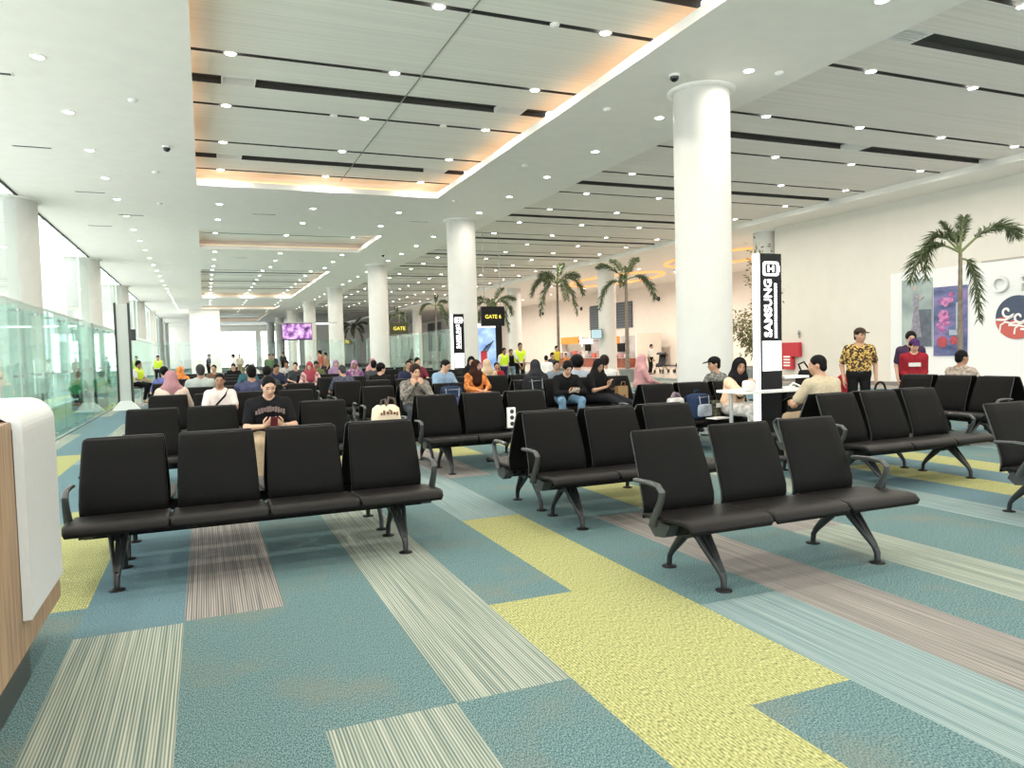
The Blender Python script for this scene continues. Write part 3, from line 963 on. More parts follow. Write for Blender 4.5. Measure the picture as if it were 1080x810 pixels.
    if shirt_len:
        if stand: T.cone(pel, pel - V3(0, 0, shirt_len), .14*g, .17*g)
        else:
            for i in (0, 1): T.cone(hip[i], hip[i] + (knees[i] - hip[i]) * min(1, shirt_len / .43), .10*g, .09)
    for i in (0, 1):
        if sleeve == 'long':
            T.cone(sh[i], elb[i], .058 + o*.6, .047 + o*.6); T.cone(elb[i], wr[i] - (wr[i]-elb[i])*.06, .047 + o*.5, .033 + o*.5, .02)
            u = wr[i] - elb[i]; u = u / np.linalg.norm(u)
        else:
            T.cone(sh[i], sh[i] + (elb[i] - sh[i]) * .72, .060 + o*.6, .052 + o*.8)
    T.cut_ell(nb + up_*.055 + fwd*.03, (.068, .075, .075))
    if stand and not shirt_len: T.cut_plane(pel + up_*.0, -up_)
    surf_obj('shirt', T.surface(max(vox, .011)), shirt, root)
    if vest is not None:
        Vf = Field(.035); torso(Vf, o + .014); Vf.cut_ell(nb + up_*.05 + fwd*.05, (.075, .09, .11))
        for q in (0, 1): Vf.cut_ell(sh[q] + rx*(-.075, .075)[q], (.075, .12, .10))
        Vf.cut_plane(pel + up_*.08, -up_)
        surf_obj('safety_vest', Vf.surface(max(vox, .012)), vest, root)
    L = Field(.03)
    pelvis(L, .012)
    if skirt:
        for i in (0, 1):
            L.cone(hip[i], knees[i], .10*g, .085); L.cone(knees[i], ankles[i] + V3(0, 0, .02), .085, .09)
        m1, m2 = (hip[0]+hip[1])/2, (knees[0]+knees[1])/2
        L.cone(m1, m2, .10*g, .09); L.cone(m2, (ankles[0]+ankles[1])/2 + V3(0, 0, .02), .09, .10)
    else:
        for i in (0, 1):
            L.cone(hip[i], knees[i], .092*g, .068); L.cone(knees[i], ankles[i] + V3(0, 0, .03), .068, .056)
    L.cut_plane(V3(0, 0, .045), V3(0, 0, -1))
    surf_obj('skirt' if skirt else 'trousers', L.surface(max(vox, .012)), trousers, root)
    for i in (0, 1):
        Sh = Field(.02)
        tx = (-.03, .03)[i]
        Sh.cone(ankles[i] + V3(0, .03, -.04), ankles[i] + V3(tx, -.15, -.050), .043, .036); Sh.cut_plane(V3(0, 0, .003), V3(0, 0, -1))
        surf_obj('shoe', Sh.surface(max(vox, .012)), shoes, root)
    # ------------------------------------------------ head covering
    vh = min(max(vox * .8, .009), .014)
    if hijab is not None:
        H = Field(.04)
        H.ell(hc + hup*.012 - hf*.012, (.098, .116, .125), Rh)
        H.cone(hc - hup*.06 - hf*.01, nb + up_*.0 + fwd*.02, .095, .125)
        H.cone(nb + fwd*.02, chest - up_*.15 + fwd*.045, .14, .135)
        H.cone(sh[0] + rx*.05 + up_*.02, sh[1] - rx*.05 + up_*.02, .075, .075)
        H.cut_ell(hc - hup*.018 + hf*.095, (.063, .088, .088), Rh)
        surf_obj('headscarf', H.surface(vh), hijab, root)
    elif hair != 'bald':
        H = Field(.02)
        big = {'short': -.003, 'thick': .012, 'long': .006, 'bushy': .045, 'crop': -.004, 'bun': .004}[hair]
        H.ell(hc + hup*.030 - hf*.016, (.083 + big, .100 + big, .097 + big), Rh)
        if hair == 'long':
            H.cone(hc - hf*.045, nb - fwd*.05 - up_*.10, .085, .06)
        if hair == 'bun': H.ell(hc + hup*.09 - hf*.08, (.05, .05, .05), Rh)
        if hair in ('short', 'thick', 'crop'):
            H.ell(hc - hup*.035 - hf*.055, (.066, .048, .055), Rh)
        # face and nape stay clear
        H.cut_ell(hc - hup*.045 + hf*.110, (.078, .100, .119), Rh)
        for q in (-1, 1): H.cut_ell(hc - hup*.045 + hx*q*.095 + hf*.02, (.034, .05, .06), Rh)
        surf_obj('hair', H.surface(vh), hairm, root)
    if cap is not None:
        H = Field(.015)
        H.ell(hc + hup*.045 - hf*.008, (.090, .108, .088), Rh)
        H.cut_plane(hc + hup*.040, -hup)
        v1 = H.surface(vh)
        c_ = surf_obj('cap', v1, cap, root)
        K = Field(.0); K.ell(hc + hup*.048 + hf*.125, (.072, .075, .009), Rh @ rotm(0, .18, 0))
        surf_obj('brim', K.surface(.008), cap, c_)
    if face:
        for q in (-1, 1):
            MB().ball(tuple(hc + hup*.004 + hx*q*.031 + hf*.083), (.013, .009, .0065), 10, 6).build('eye', EYEM, root)
            MB().tube([tuple(hc + hup*.026 + hx*q*.014 + hf*.092), tuple(hc + hup*.031 + hx*q*.030 + hf*.089), tuple(hc + hup*.025 + hx*q*.048 + hf*.076)], [.004, .0045, .002], 5).build('eyebrow', hairm, root)
        MB().tube([tuple(hc - hup*.064 + hx*a + hf*b) for a, b in ((-.024, .082), (-.010, .091), (.010, .091), (.024, .082))], [.002, .0055, .0055, .002], 6).build('mouth', LIPM, root)
    return dict(root=root, sh=sh, wr=wr, elb=elb, hc=hc, Rh=Rh, chest=chest, fwd=fwd, up=up_, rx=rx, pel=pel, nb=nb)
# ================================================================ counter, kiosks, glass, signs
wood = striped_mat('pale_oak', [(0.22, 0.145, 0.09), (0.29, 0.195, 0.125), (0.34, 0.235, 0.15)], 60, 60, rough=0.45, sz=2.0, bump=0.05)
solid_white = mat('solid_surface_white', (0.56, 0.57, 0.57), 0.3, var=0.02)
plinth_mat = mat('plinth_dark', (0.035, 0.035, 0.035), 0.35)
c = thing('service_counter', 'pale wood counter with a rounded white waterfall top at the edge of the frame', 'counter', (-1.4, 3.5, 0))
def loc(v): return (v[0] + 1.4, v[1] - 3.5, v[2])
m = MB(); m.box(loc((-2.15, 1.9, .20)), loc((-.79, 4.70, 1.24))); m.build('cabinet_body', wood, c, bevel=.006)
m = MB(); m.box(loc((-2.05, 1.95, 0)), loc((-.83, 4.10, .20))); m.build('plinth', plinth_mat, c)
poly = [(-2.15, 1.265), (-2.15, 1.315), (-.87, 1.315)]
poly += [(-.87 + .12 * math.sin(a), 1.195 + .12 * math.cos(a)) for a in [i * PI / 2 / 10 for i in range(1, 11)]]
poly += [(-.75, .36), (-.787, .36), (-.787, 1.195)]
poly += [(-.87 + .083 * math.cos(a), 1.195 + .07 * math.sin(a)) for a in [i * PI / 2 / 8 for i in range(1, 9)]]
m = MB(); m.prism([(p[0] + 1.4, p[1]) for p in poly], 3.80 - 3.5, 4.55 - 3.5, axis=1, smooth=False); m.build('waterfall_top', solid_white, c, bevel=.008)

# ---- frameless glass partitions: each panel a pane, a fin and patch fittings
part_glass = glass_mat('partition_glass', (0.94, 0.983, 0.968), 0.02, ior=1.12)
fin_glass = glass_mat('fin_glass', (0.80, 0.925, 0.885), 0.05, ior=1.2)
steel = mat('fitting_steel', (0.32, 0.33, 0.33), 0.3, 0.9)
panel_mesh = {}
def panel(x, y, rz, h, label, group):
    r = thing('glass_panel', label, 'glass panel', (x, y, 0), rz, group)
    if h not in panel_mesh:
        a = MB().box((-.64, -.006, .02), (.64, .006, h)).mesh('pane', part_glass)
        b = MB().box((-.665, 0.01, .02), (-.653, .24, h - .06)).mesh('fin', fin_glass)
        f = MB()
        f.tube([(-.65, -.03, 0), (-.65, .10, 0)], .014, 8); f.lathe([(.024, -.012), (.024, .012)], 12, c=(-.645, -.02)); f.box((-.668, -.014, -.025), (-.60, .014, .025))
        f = f.mesh('patch_fitting', steel)
        ch = MB().box((-.66, -.03, 0), (.66, .03, .02)).mesh('floor_channel', steel)
        panel_mesh[h] = (('pane', a), ('fin', b), ('patch_fitting', f), ('patch_fitting', f), ('patch_fitting', f), ('floor_channel', ch))
    zs = [.10, h * .52, h - .14]
    for nm, me in panel_mesh[h]:
        o = bpy.data.objects.new(nm, me); COL.objects.link(o); o.parent = r
        if nm == 'patch_fitting': o.location = (0, 0, zs.pop())
for k in range(29):
    panel(-2.68, 9.0 + 1.34 * k, PI / 2, 2.46, 'frameless glass panel in the partition along the window side', 'glass panels along the window side')
for k in range(9):
    panel(-1.98 + 1.34 * k, 48.0, 0, 2.43, 'frameless glass panel in the partition across the hall', 'glass panels across the hall')
for k in range(14):
    panel(9.5, 29.0 + 1.34 * k, -PI / 2, 2.42, 'frameless glass panel in the partition along the gate side', 'glass panels along the gate side')

# ---- tall white totem by the glass
sign_white = mat('sign_white', (0.78, 0.79, 0.78), 0.35, var=0.02)
t = thing('totem', 'tall white pylon with black edges standing at the glass partition', 'totem', (-2.20, 24.6, 0))
m = MB(); m.box((-.15, -.05, .25), (.15, .05, 3.12)); m.build('panel', mat('totem_grey', (.46, .48, .46), .4, var=.03), t)
for s in (-1, 1):
    m = MB(); m.box((s*.18 - .03, -.07, .10), (s*.18 + .03, .07, 3.16)); m.build('edge_post', black_metal, t)
m = MB(); m.prism([(-.36, 0), (.36, 0), (.35, .03), (.15, .27), (-.15, .27), (-.35, .03)], -.16, .16, axis=1); m.build('flared_foot', sign_white, t)
m = MB(); m.box((.21, -.08, 2.05), (.34, .06, 2.38)); m.build('card_reader', black_metal, t, bevel=.01)

# ---- charging towers
box_light = mat('lightbox_white', (1.0, 1.0, 1.0), 0.4, var=0.0, emit=1.35)
tower_black = mat('tower_black', (0.008, 0.008, 0.009), 0.4, spec=.15)
def icon(parent, z, y, s, material):
    """white battery-shaped badge with a plug knocked out, standing proud of the black face"""
    m = MB()
    w, h, r, t_ = .105*s, .075*s, .03*s, .022*s
    ring = []
    for (cx, cz, a0) in ((w - r, h - r, 0), (-w + r, h - r, 90), (-w + r, -h + r, 180), (w - r, -h + r, 270)):
        ring += [(cx + r * math.cos(R(a0 + q)), cz + r * math.sin(R(a0 + q))) for q in (0, 30, 60, 90)]
    inn = [(p[0] * (1 - t_ / w * 1.3), p[1] * (1 - t_ / h * 1.1)) for p in ring]
    n = len(ring)
    vs = [(p[0], y, z + p[1]) for p in ring] + [(p[0], y, z + p[1]) for p in inn] + [(p[0], y + .008, z + p[1]) for p in ring] + [(p[0], y + .008, z + p[1]) for p in inn]
    fs = []
    for i in range(n):
        j = (i + 1) % n
        fs += [(i, j, n + j, n + i), (2*n + i, i, j, 2*n + j), (n + i, n + j, 3*n + j, 3*n + i)]
    m.add(vs, fs)
    m.box((-.045*s, y, z - .035*s), (-.02*s, y + .006, z + .035*s)); m.box((.02*s, y, z - .035*s), (.045*s, y + .006, z + .035*s))
    m.box((-.02*s, y, z - .008*s), (.02*s, y + .006, z + .008*s)); m.box((w, y, z - .03*s), (w + .012*s, y + .006, z + .03*s))
    return m.build('battery_badge', material, parent)
def tower(x, y, label, H, near):
    t = thing('charging_tower', label, 'charging tower', (x, y, 0))
    w, d = .185, .058
    m = MB(); m.box((-w, -d + .01, 0), (w - .0, d, H)); m.build('body', tower_black, t, bevel=.01)
    m = MB(); m.box((-w - .022, -d, .02), (-w, d, H - .004)); m.build('light_edge', box_light, t)
    m = MB(); m.box((-w + .040, -d - .004, 1.13), (w - .028, -d + .01, 1.52)) if near else m.box((-w + .03, -d - .004, .96), (w - .03, -d + .01, 1.42))
    m.build('screen', box_light, t)
    icon(t, H - .20, -d - .002, 1.25 if near else 1.3, box_light)
    M = Matrix.Translation((-.045 if near else -.02, -d + .004, (1.60 + H - .36) / 2)) @ Matrix(((0, 0, -1, 0), (0, 1, 0, 0), (1, 0, 0, 0), (0, 0, 0, 1))) @ Matrix.Rotation(PI / 2, 4, 'X')
    o = text_part('lettering', 'SAMSUNG', .166, M, box_light, t, .006, .004)
    if near:
        # two columns of print too small to read
        m = MB(); rr = random.Random(4)
        for col in (.078,):
            z = 1.56
            while z < H - .38:
                h = rr.uniform(.012, .03); m.box((col - .020, -d - .002, z), (col - .002, -d + .012, z + h)); m.box((col + .003, -d - .002, z), (col + .018, -d + .012, z + h * .8)); z += h + .008
        m.build('small_print', box_light, t)
    else:
        m = MB(); m.box((.06, -d - .002, 1.55), (.075, -d + .012, H - .42)); m.build('small_print', box_light, t)
    return t
t1 = tower(6.86, 7.72, 'tall black and white SAMSUNG charging tower rising from the white bar table', 2.66, True)
t2 = tower(7.46, 22.4, 'second tall SAMSUNG charging tower standing before the white column far down the hall', 2.66, False)
# tables round the towers
def bar_table(x, y, label, w0, w1):
    b = thing('bar_table', label, 'table', (x, y, 0))
    m = MB(); m.box((w0, -.27, .855), (w1, -.11, .89)); m.box((w0, .11, .855), (w1, .30, .89)); m.box((w0, -.11, .855), (-.215, .11, .89)); m.box((.20, -.11, .855), (w1, .11, .89))
    m.build('tabletop', sign_white, b, bevel=.006)
    m = MB(); m.box((.21, -.10, 0), (.62, .12, .855)); m.build('pedestal', tower_black, b)
    m = MB(); m.box((.20, -.09, 1.02), (.60, .14, 1.05)); m.build('upper_shelf', sign_white, b)
    m = MB(); m.box((.56, -.07, .89), (.585, .12, 1.02)); m.build('shelf_bracket', tower_black, b)
    m = MB(); m.tube([(w0 + .08, .1, 0), (w0 + .08, .1, .855)], .025, 10); m.tube([(w1 - .06, .1, 0), (w1 - .06, .1, .855)], .025, 10); m.build('leg', alu, b)
    return b
bar_table(6.86, 7.72, 'white bar table wrapped round the SAMSUNG tower beside the woman in peach', -.62, .92)
bar_table(7.46, 22.4, 'white bar table at the foot of the farther SAMSUNG tower', -.62, .92)
m = MB()
m.tube([(6.98, 7.50, .915), (7.03, 7.46, .97), (7.10, 7.42, .93), (7.15, 7.38, .80), (7.12, 7.36, .62), (7.14, 7.35, .48), (7.22, 7.38, .42), (7.30, 7.42, .44)], .012, 8)
m.ball((6.97, 7.51, .912), (.035, .02, .02)); m.ball((7.31, 7.43, .445), (.03, .018, .02))
tag(m.build('charging_cable', white_plastic), 'thick white charging cable looping down from the bar table', 'cable')

# ---- hanging boards and screens
board_black = mat('board_black', (0.008, 0.008, 0.009), 0.4, spec=.15)
sign_yellow = mat('sign_yellow', (1.0, 0.80, 0.10), 0.5, var=0.02, emit=0.9)
def hanging_board(x, y, z0, z1, w, label, text, dim=False):
    zt = ZS if BX < x < SX else ZC
    g = thing('hanging_sign', label, 'sign', (x, y, 0))
    m = MB(); m.box((-w/2, -.06, z0), (w/2, .06, z1)); m.build('board', board_black if not dim else mat('board_olive', (.045, .045, .012), .4), g, bevel=.01)
    m = MB(); m.tube([(-w*.35, 0, z1), (-w*.35, 0, zt)], .012, 6); m.tube([(w*.35, 0, z1), (w*.35, 0, zt)], .012, 6); m.build('suspension_rod', steel, g)
    M = Matrix.Translation((.0, -.065, (z0 + z1) / 2 - .02)) @ Matrix.Rotation(PI / 2, 4, 'X')
    text_part('lettering', text, .205 if not dim else .34, M, sign_yellow, g, .004)
    return g
hanging_board(10.42, 27.0, 2.42, 3.18, .96, 'black hanging board reading GATE 6 in yellow letters', 'GATE 6')
hanging_board(12.4, 50.0, 2.75, 3.52, 1.3, 'dark olive hanging gate board farther down the hall than GATE 6', 'GATE', True)
hanging_board(11.4, 66.0, 2.3, 2.75, 1.5, 'olive gate board seen far off above the glass panels', 'GATE', True)
# TV on a pole
def screen_mat():
    m = bpy.data.materials.new('tv_picture'); m.use_nodes = True
    nt = m.node_tree; b = nt.nodes['Principled BSDF']
    tc = nt.nodes.new('ShaderNodeTexCoord'); nz = nt.nodes.new('ShaderNodeTexNoise'); nz.inputs['Scale'].default_value = 3.2; nz.inputs['Detail'].default_value = 3
    nt.links.new(tc.outputs['Object'], nz.inputs['Vector'])
    cr = nt.nodes.new('ShaderNodeValToRGB'); cr.color_ramp.interpolation = 'EASE'
    for i, (p, c_) in enumerate(((.32, (.03, .01, .05)), (.45, (.20, .07, .28)), (.55, (.45, .24, .55)), (.68, (.75, .45, .62)))):
        e = cr.color_ramp.elements[i] if i < 2 else cr.color_ramp.elements.new(p)
        e.position = p; e.color = (*c_, 1)
    nt.links.new(nz.outputs['Fac'], cr.inputs['Fac'])
    nt.links.new(cr.outputs['Color'], b.inputs['Emission Color']); nt.links.new(cr.outputs['Color'], b.inputs['Base Color'])
    b.inputs['Emission Strength'].default_value = 0.8; b.inputs['Roughness'].default_value = .2
    return m
tv = thing('tv_screen', 'purple-lit television hung on a pole above the seats down the hall', 'television', (4.72, 42.0, 0))
m = MB(); m.box((-.80, -.03, 2.30), (.80, .06, 3.22)); m.build('case', board_black, tv, bevel=.01)
m = MB(); m.box((-.77, -.036, 2.36), (.77, -.030, 3.19)); m.build('picture', screen_mat(), tv)
m = MB(); m.tube([(0, .09, 0), (0, .09, 3.1)], .045, 12); m.lathe([(.3, 0), (.3, .02), (.06, .04)], 20, c=(0, .09)); m.build('pole', sign_white, tv)
m = MB(); m.box((-1.1, .05, 3.22), (2.2, .09, 3.26)); m.build('cross_bar', steel, tv)

# advertising display beyond the second tower
def bars_mat(name, stops, scale, vec=(1, 1, 1), emit=0.0, rough=.35):
    m = bpy.data.materials.new(name); m.use_nodes = True
    nt = m.node_tree; b = nt.nodes['Principled BSDF']
    tc = nt.nodes.new('ShaderNodeTexCoord'); mp = nt.nodes.new('ShaderNodeMapping'); mp.inputs['Scale'].default_value = vec
    nz = nt.nodes.new('ShaderNodeTexNoise'); nz.inputs['Scale'].default_value = scale; nz.inputs['Detail'].default_value = 2
    nt.links.new(tc.outputs['Object'], mp.inputs['Vector']); nt.links.new(mp.outputs['Vector'], nz.inputs['Vector'])
    cr = nt.nodes.new('ShaderNodeValToRGB')
    for i, (p, c_) in enumerate(stops):
        e = cr.color_ramp.elements[i] if i < 2 else cr.color_ramp.elements.new(p)
        e.position = p; e.color = (*c_, 1)
    nt.links.new(nz.outputs['Fac'], cr.inputs['Fac']); nt.links.new(cr.outputs['Color'], b.inputs['Base Color'])
    b.inputs['Roughness'].default_value = rough
    if emit:
        nt.links.new(cr.outputs['Color'], b.inputs['Emission Color']); b.inputs['Emission Strength'].default_value = emit
    return m
ad = thing('advertising_display', 'blue advertising display with red and black bars under the gate board', 'display', (12.55, 33.0, 0))
m = MB(); m.box((-.62, -.08, 0), (.62, .12, 2.78)); m.build('cabinet', board_black, ad, bevel=.02)
m = MB(); m.box((-.60, -.09, .15), (.28, -.08, 2.55)); m.build('blue_picture', bars_mat('ad_blue', [(.35, (.12, .25, .62)), (.65, (.45, .62, .85))], 1.6, emit=.45), ad)
m = MB(); m.box((-.60, -.09, 2.55), (.28, -.08, 2.75)); m.build('white_header', box_light, ad)
m = MB(); m.box((-.50, -.10, .25), (-.18, -.09, 1.45)); m.build('red_bar', mat('ad_red', (.55, .03, .05), .4), ad)
m = MB()
for q in range(4): m.tube([(-.42 + .08*q, -.10, 1.42), (-.18 + .11*q, -.10, 1.72 + .07*q)], .022, 6)
m.build('black_stroke', board_black, ad)

# ---- mural wall: white panel, two posters, lettering, round emblem, red hose box
panel_white = mat('mural_panel_white', (0.76, 0.78, 0.79), 0.6, var=0.015)
wb = thing('wall_panel', 'large white panel on the cream wall behind the posters', 'wall panel', (XR, 14.0, 0))
m = MB(); m.box((-.03, -8.0, .14), (-.001, 3.6, 3.62)); m.build('board', panel_white, wb)
m = MB(); m.box((-.04, -8.0, 3.62), (-.001, .55, 3.67)); m.build('top_strip', mat('panel_strip', (.42, .38, .34), .6), wb)  # grey-brown strip along the top edge of the panel
def on_wall(nm, label, cat, y, z): return thing(nm, label, cat, (XR - .032, y, z), -PI / 2)     # local x runs along +... seen from the hall, local -y faces the hall
posterA = on_wall('poster', 'tall grey-green poster of a standing figure in a long gown', 'poster', 16.62, 2.30)
m = MB(); m.box((-.53, -.03, -1.06), (.53, 0, 1.06)); m.build('print', bars_mat('poster_grey', [(.35, (.20, .26, .27)), (.65, (.40, .47, .46))], 1.2), posterA)
m = MB(); m.box((-.02, -.034, -1.04), (.51, -.03, .10)); m.build('dark_block', mat('poster_slate', (.10, .12, .16), .5, var=.3, scale=4), posterA)
m = MB(); m.prism([(-.22, -.75), (.18, -.75), (.10, -.1), (.06, .30), (.10, .52), (.02, .62), (-.08, .60), (-.14, .42), (-.10, .10)], -.038, -.034, axis=1); m.build('gown', mat('poster_gown', (.25, .24, .30), .5, var=.3, scale=9), posterA)
m = MB(); m.ball((-.05, -.036, .78), (.075, .006, .10)); m.tube([(-.02, -.036, .55), (.16, -.036, .40), (.24, -.036, .50)], .03, 6, flat=.2); m.build('head_and_arm', mat('poster_skin', (.42, .36, .34), .5), posterA)
posterB = on_wall('poster', 'purple poster with pink blossoms and red discs behind the palm stem', 'poster', 15.5, 2.0)
m = MB(); m.box((-.54, -.03, -1.04), (.54, 0, 1.04)); m.build('print', bars_mat('poster_purple', [(.3, (.035, .05, .13)), (.48, (.10, .12, .26)), (.7, (.28, .20, .42))], 1.4, (1, 1, 2.2)), posterB)
m = MB(); rr = random.Random(9)
for (cx, cz, sc) in ((-.10, .62, .26), (-.14, -.10, .24), (-.20, .22, .14)):
    for q in range(9):
        a = rr.random() * 2 * PI; d_ = rr.random() * sc
        m.ball((cx + d_ * math.cos(a), -.034, cz + d_ * math.sin(a)), (.09, .005, .075), 10, 5)
m.build('blossom', bars_mat('poster_pink', [(.35, (.30, .07, .25)), (.65, (.62, .24, .46))], 9), posterB)
m = MB(); m.ball((-.24, -.036, -.62), (.17, .005, .17)); m.ball((.14, -.036, -.58), (.13, .005, .13)); m.build('red_disc', mat('poster_red', (.42, .06, .08), .5, var=.25, scale=14), posterB)
m = MB(); m.box((.20, -.036, -.30), (.32, -.03, .55)); m.box((-.02, -.036, -.42), (.30, -.03, -.26)); m.build('pale_stroke', mat('poster_pale', (.35, .40, .50), .5), posterB)
# letters standing off the panel
let_m = mat('letter_grey', (0.50, 0.52, 0.50), 0.4)
for ch, y, lab in (('O', 13.98, 'large pale raised letter O on the white wall panel'), ('P', 13.30, 'large pale raised letter P cut off by the edge of the frame')):
    L = on_wall('raised_letter', lab, 'letter', y, 2.93)
    me = text_mesh(ch, .62, .035); me.transform(Matrix.Rotation(PI / 2, 4, 'X') @ Matrix.Scale(1, 4)); me.materials.clear(); me.materials.append(mat('letter_face', (.74, .76, .75), .5))
    o = bpy.data.objects.new('letter_face', me); COL.objects.link(o); o.parent = L; o.location = (0, -.06, 0)
    me = text_mesh(ch, .66, .02); me.transform(Matrix.Rotation(PI / 2, 4, 'X')); me.materials.clear(); me.materials.append(let_m)
    o = bpy.data.objects.new('letter_back', me); COL.objects.link(o); o.parent = L; o.location = (0, -.022, 0)
em = on_wall('emblem', 'round navy and red wave emblem under the raised letters', 'emblem', 13.52, 2.02)
navy = mat('emblem_navy', (.045, .065, .115), .5); red = mat('emblem_red', (.50, .10, .085), .5); ewh = mat('emblem_white', (.80, .80, .80), .5)
RR = .60
m = MB(); m.prism([(RR * math.cos(2*PI*k/56), RR * math.sin(2*PI*k/56)) for k in range(56)], -.02, 0, axis=1); m.build('navy_disc', navy, em)
low = [(RR * math.cos(a), RR * math.sin(a)) for a in [PI + R(8) + (PI - R(40)) * k / 30 for k in range(31)]]
wave = [(.52, -.33), (.40, -.20), (.28, -.16), (.14, -.22), (.05, -.10), (-.10, -.05), (-.22, -.12), (-.34, .02), (-.48, .02)]
m = MB(); m.prism([(p[0]*1.001, p[1]*1.001) for p in low + wave], -.028, -.02, axis=1); m.build('red_sea', red, em)
m = MB()
def spiral(cx, cz, r, turns, a0):
    return [(cx + r * (1 - q / 26) * math.cos(a0 - turns * 2 * PI * q / 22), -.03, cz + r * (1 - q / 26) * math.sin(a0 - turns * 2 * PI * q / 22)) for q in range(23)]
for (cx, cz, r) in ((-.27, .17, .19), (.06, .00, .18), (.34, -.16, .15)):
    m.tube([(cx - r * 1.6, -.03, cz - r * 1.15), (cx - r * .3, -.03, cz - r * 1.25), (cx + r * .8, -.03, cz - r * .75)] + spiral(cx, cz, r, .95, R(-20))[::1], .034, 6, flat=.3)
for (cx, cz, r) in ((-.32, -.28, .16), (.06, -.36, .13)):
    m.tube([(cx - r, -.03, cz - r * .8), (cx - r * .8, -.03, cz + r * .5), (cx, -.03, cz + r), (cx + r, -.03, cz + r * .75), (cx + r * 1.9, -.03, cz + r * .95)], .026, 6, flat=.3)
m.build('white_wave', ewh, em)
hb = on_wall('hose_cabinet', 'red fire hose cabinet on the cream wall behind the charging tower', 'hose cabinet', 21.95, .98)
redm = mat('fire_red', (.50, .02, .035), .4)
m = MB(); m.box((-.42, -.16, -.04), (.46, 0, .50)); m.build('cabinet', redm, hb, bevel=.01)
m = MB(); m.box((-.42, -.16, -.52), (.10, 0, -.04)); m.build('lower_box', redm, hb, bevel=.01)
m = MB()
for q in range(4): m.box((-.32, -.165, -.40 + q * .11), (.02, -.158, -.34 + q * .11))
m.build('white_print', sign_white, hb)
m = MB(); m.box((.30, -.02, .66), (.37, 0, .95)); m.box((.27, -.02, .80), (.40, 0, .86)); m.build('wall_marking', mat('marking_grey', (.35, .35, .34), .6), hb)
rc = thing('plastic_chair', 'red round-backed plastic chair just behind the man in the batik shirt', 'chair', (10.38, 9.90, 0), PI * .9)
rc.scale = (.85, .85, .9)
m = MB(); shell_strip(m, [(-.20, .44), (0, .43), (.18, .44)], .21, .02); m.build('seat', redm, rc)
m = MB(); shell_strip(m, [(.19, .46), (.22, .70), (.25, .96), (.25, 1.02)], [.19, .21, .19, .10], .02); m.build('backrest', redm, rc)
for sx in (-1, 1):
    for sy, zt in ((-1, .43), (1, .44)):
        MB().tube([(sx*.17, sy*.17, zt), (sx*.20, sy*.21, 0)], .014, 8).build('leg', black_metal, rc)

# ---- shops along the far wall
def kiosk():
    k = thing('food_kiosk', 'red-fronted food kiosk with an orange fascia and white glowing sign', 'kiosk', (27.6, 47.6, 0), -PI / 2)
    m = MB(); m.box((-8.6, -.35, 0), (3.0, .35, .66)); m.build('counter', mat('kiosk_red', (.24, .06, .03), .5, var=.45, scale=2.2), k, bevel=.02)
    m = MB(); m.box((-8.65, -.40, .66), (3.05, .40, .70)); m.build('counter_top', mat('kiosk_grey', (.45, .42, .42), .6, var=.2, scale=1.5), k)
    for a_, b_ in (((-8.6, .2, 1.80), (-5.5, .5, 2.36)), ((-.6, .2, 1.72), (.5, .5, 2.25))): MB().box(a_, b_).build('orange_fascia', mat('kiosk_orange', (.62, .24, .03), .5, emit=.2), k)
    m = MB(); m.box((-5.5, .3, 1.95), (-.6, .4, 2.0)); m.build('sign_rail', tower_black, k)
    m = MB(); m.box((-8.6, 2.2, 0), (3.0, 2.3, 2.3)); m.build('back_wall', mat('kiosk_grey', (.45, .42, .42), .6, var=.2, scale=1.5), k)
    for a_, b_ in (((-8.76, .25, 0), (-8.61, 2.3, 2.4)), ((3.01, .25, 0), (3.16, 2.3, 2.4))): MB().box(a_, b_).build('side_post', cream_paint, k)
    M = Matrix.Translation((-4.05, .15, 2.03)) @ Matrix.Rotation(PI / 2, 4, 'X')
    text_part('lettering', 'Sports', .85, M, box_light, k, .03)
    for a_, b_ in (((-7.9, 2.1, 1.2), (-7.0, 2.2, 1.75)), ((-2.6, 2.1, 1.1), (-1.6, 2.2, 1.75)), ((.8, 2.1, 1.2), (1.6, 2.2, 1.8))): MB().box(a_, b_).build('menu_screen', tower_black, k)
    rr = random.Random(5)
    for q in range(14):
        c_ = [(.35, .20, .20), (.55, .50, .48), (.25, .22, .25), (.50, .10, .06)][q % 4]
        m = MB(); x_ = -8.2 + q * .8; m.box((x_, -.2, .70), (x_ + .45, .15, .70 + rr.uniform(.15, .55))); m.build('display_goods', mat('kiosk_goods_%d' % (q % 4), c_, .6, var=.3, scale=4), k, bevel=.03)
kiosk()
lv = thing('louvre_panel', 'dark slatted blue-grey louvre high on the far wall above the kiosk', 'louvre', (30.78, 53.0, 0), -PI / 2)
slate = mat('louvre_slate', (.075, .09, .11), .6)
m = MB(); m.box((-3.4, -.06, 2.95), (3.4, 0, 5.0)); m.build('back_board', slate, lv)
m = MB()
for q in range(9): m.box((-3.4, -.14, 3.0 + q * .22), (3.4, -.06, 3.09 + q * .22))
m.build('slat', mat('louvre_edge', (.13, .15, .17), .6), lv)
lv2 = thing('louvre_panel', 'tall dark grey louvre on the far wall beyond the glass partition', 'louvre', (30.78, 103.0, 0), -PI / 2)
m = MB(); m.box((-3.2, -.08, 1.5), (3.2, 0, 5.6)); m.build('back_board', mat('louvre_grey', (.20, .20, .21), .6), lv2)
m = MB()
for q in range(7): m.box((-3.2 + q, -.14, 1.5), (-3.1 + q, -.08, 5.6))
m.build('slat', slate, lv2)
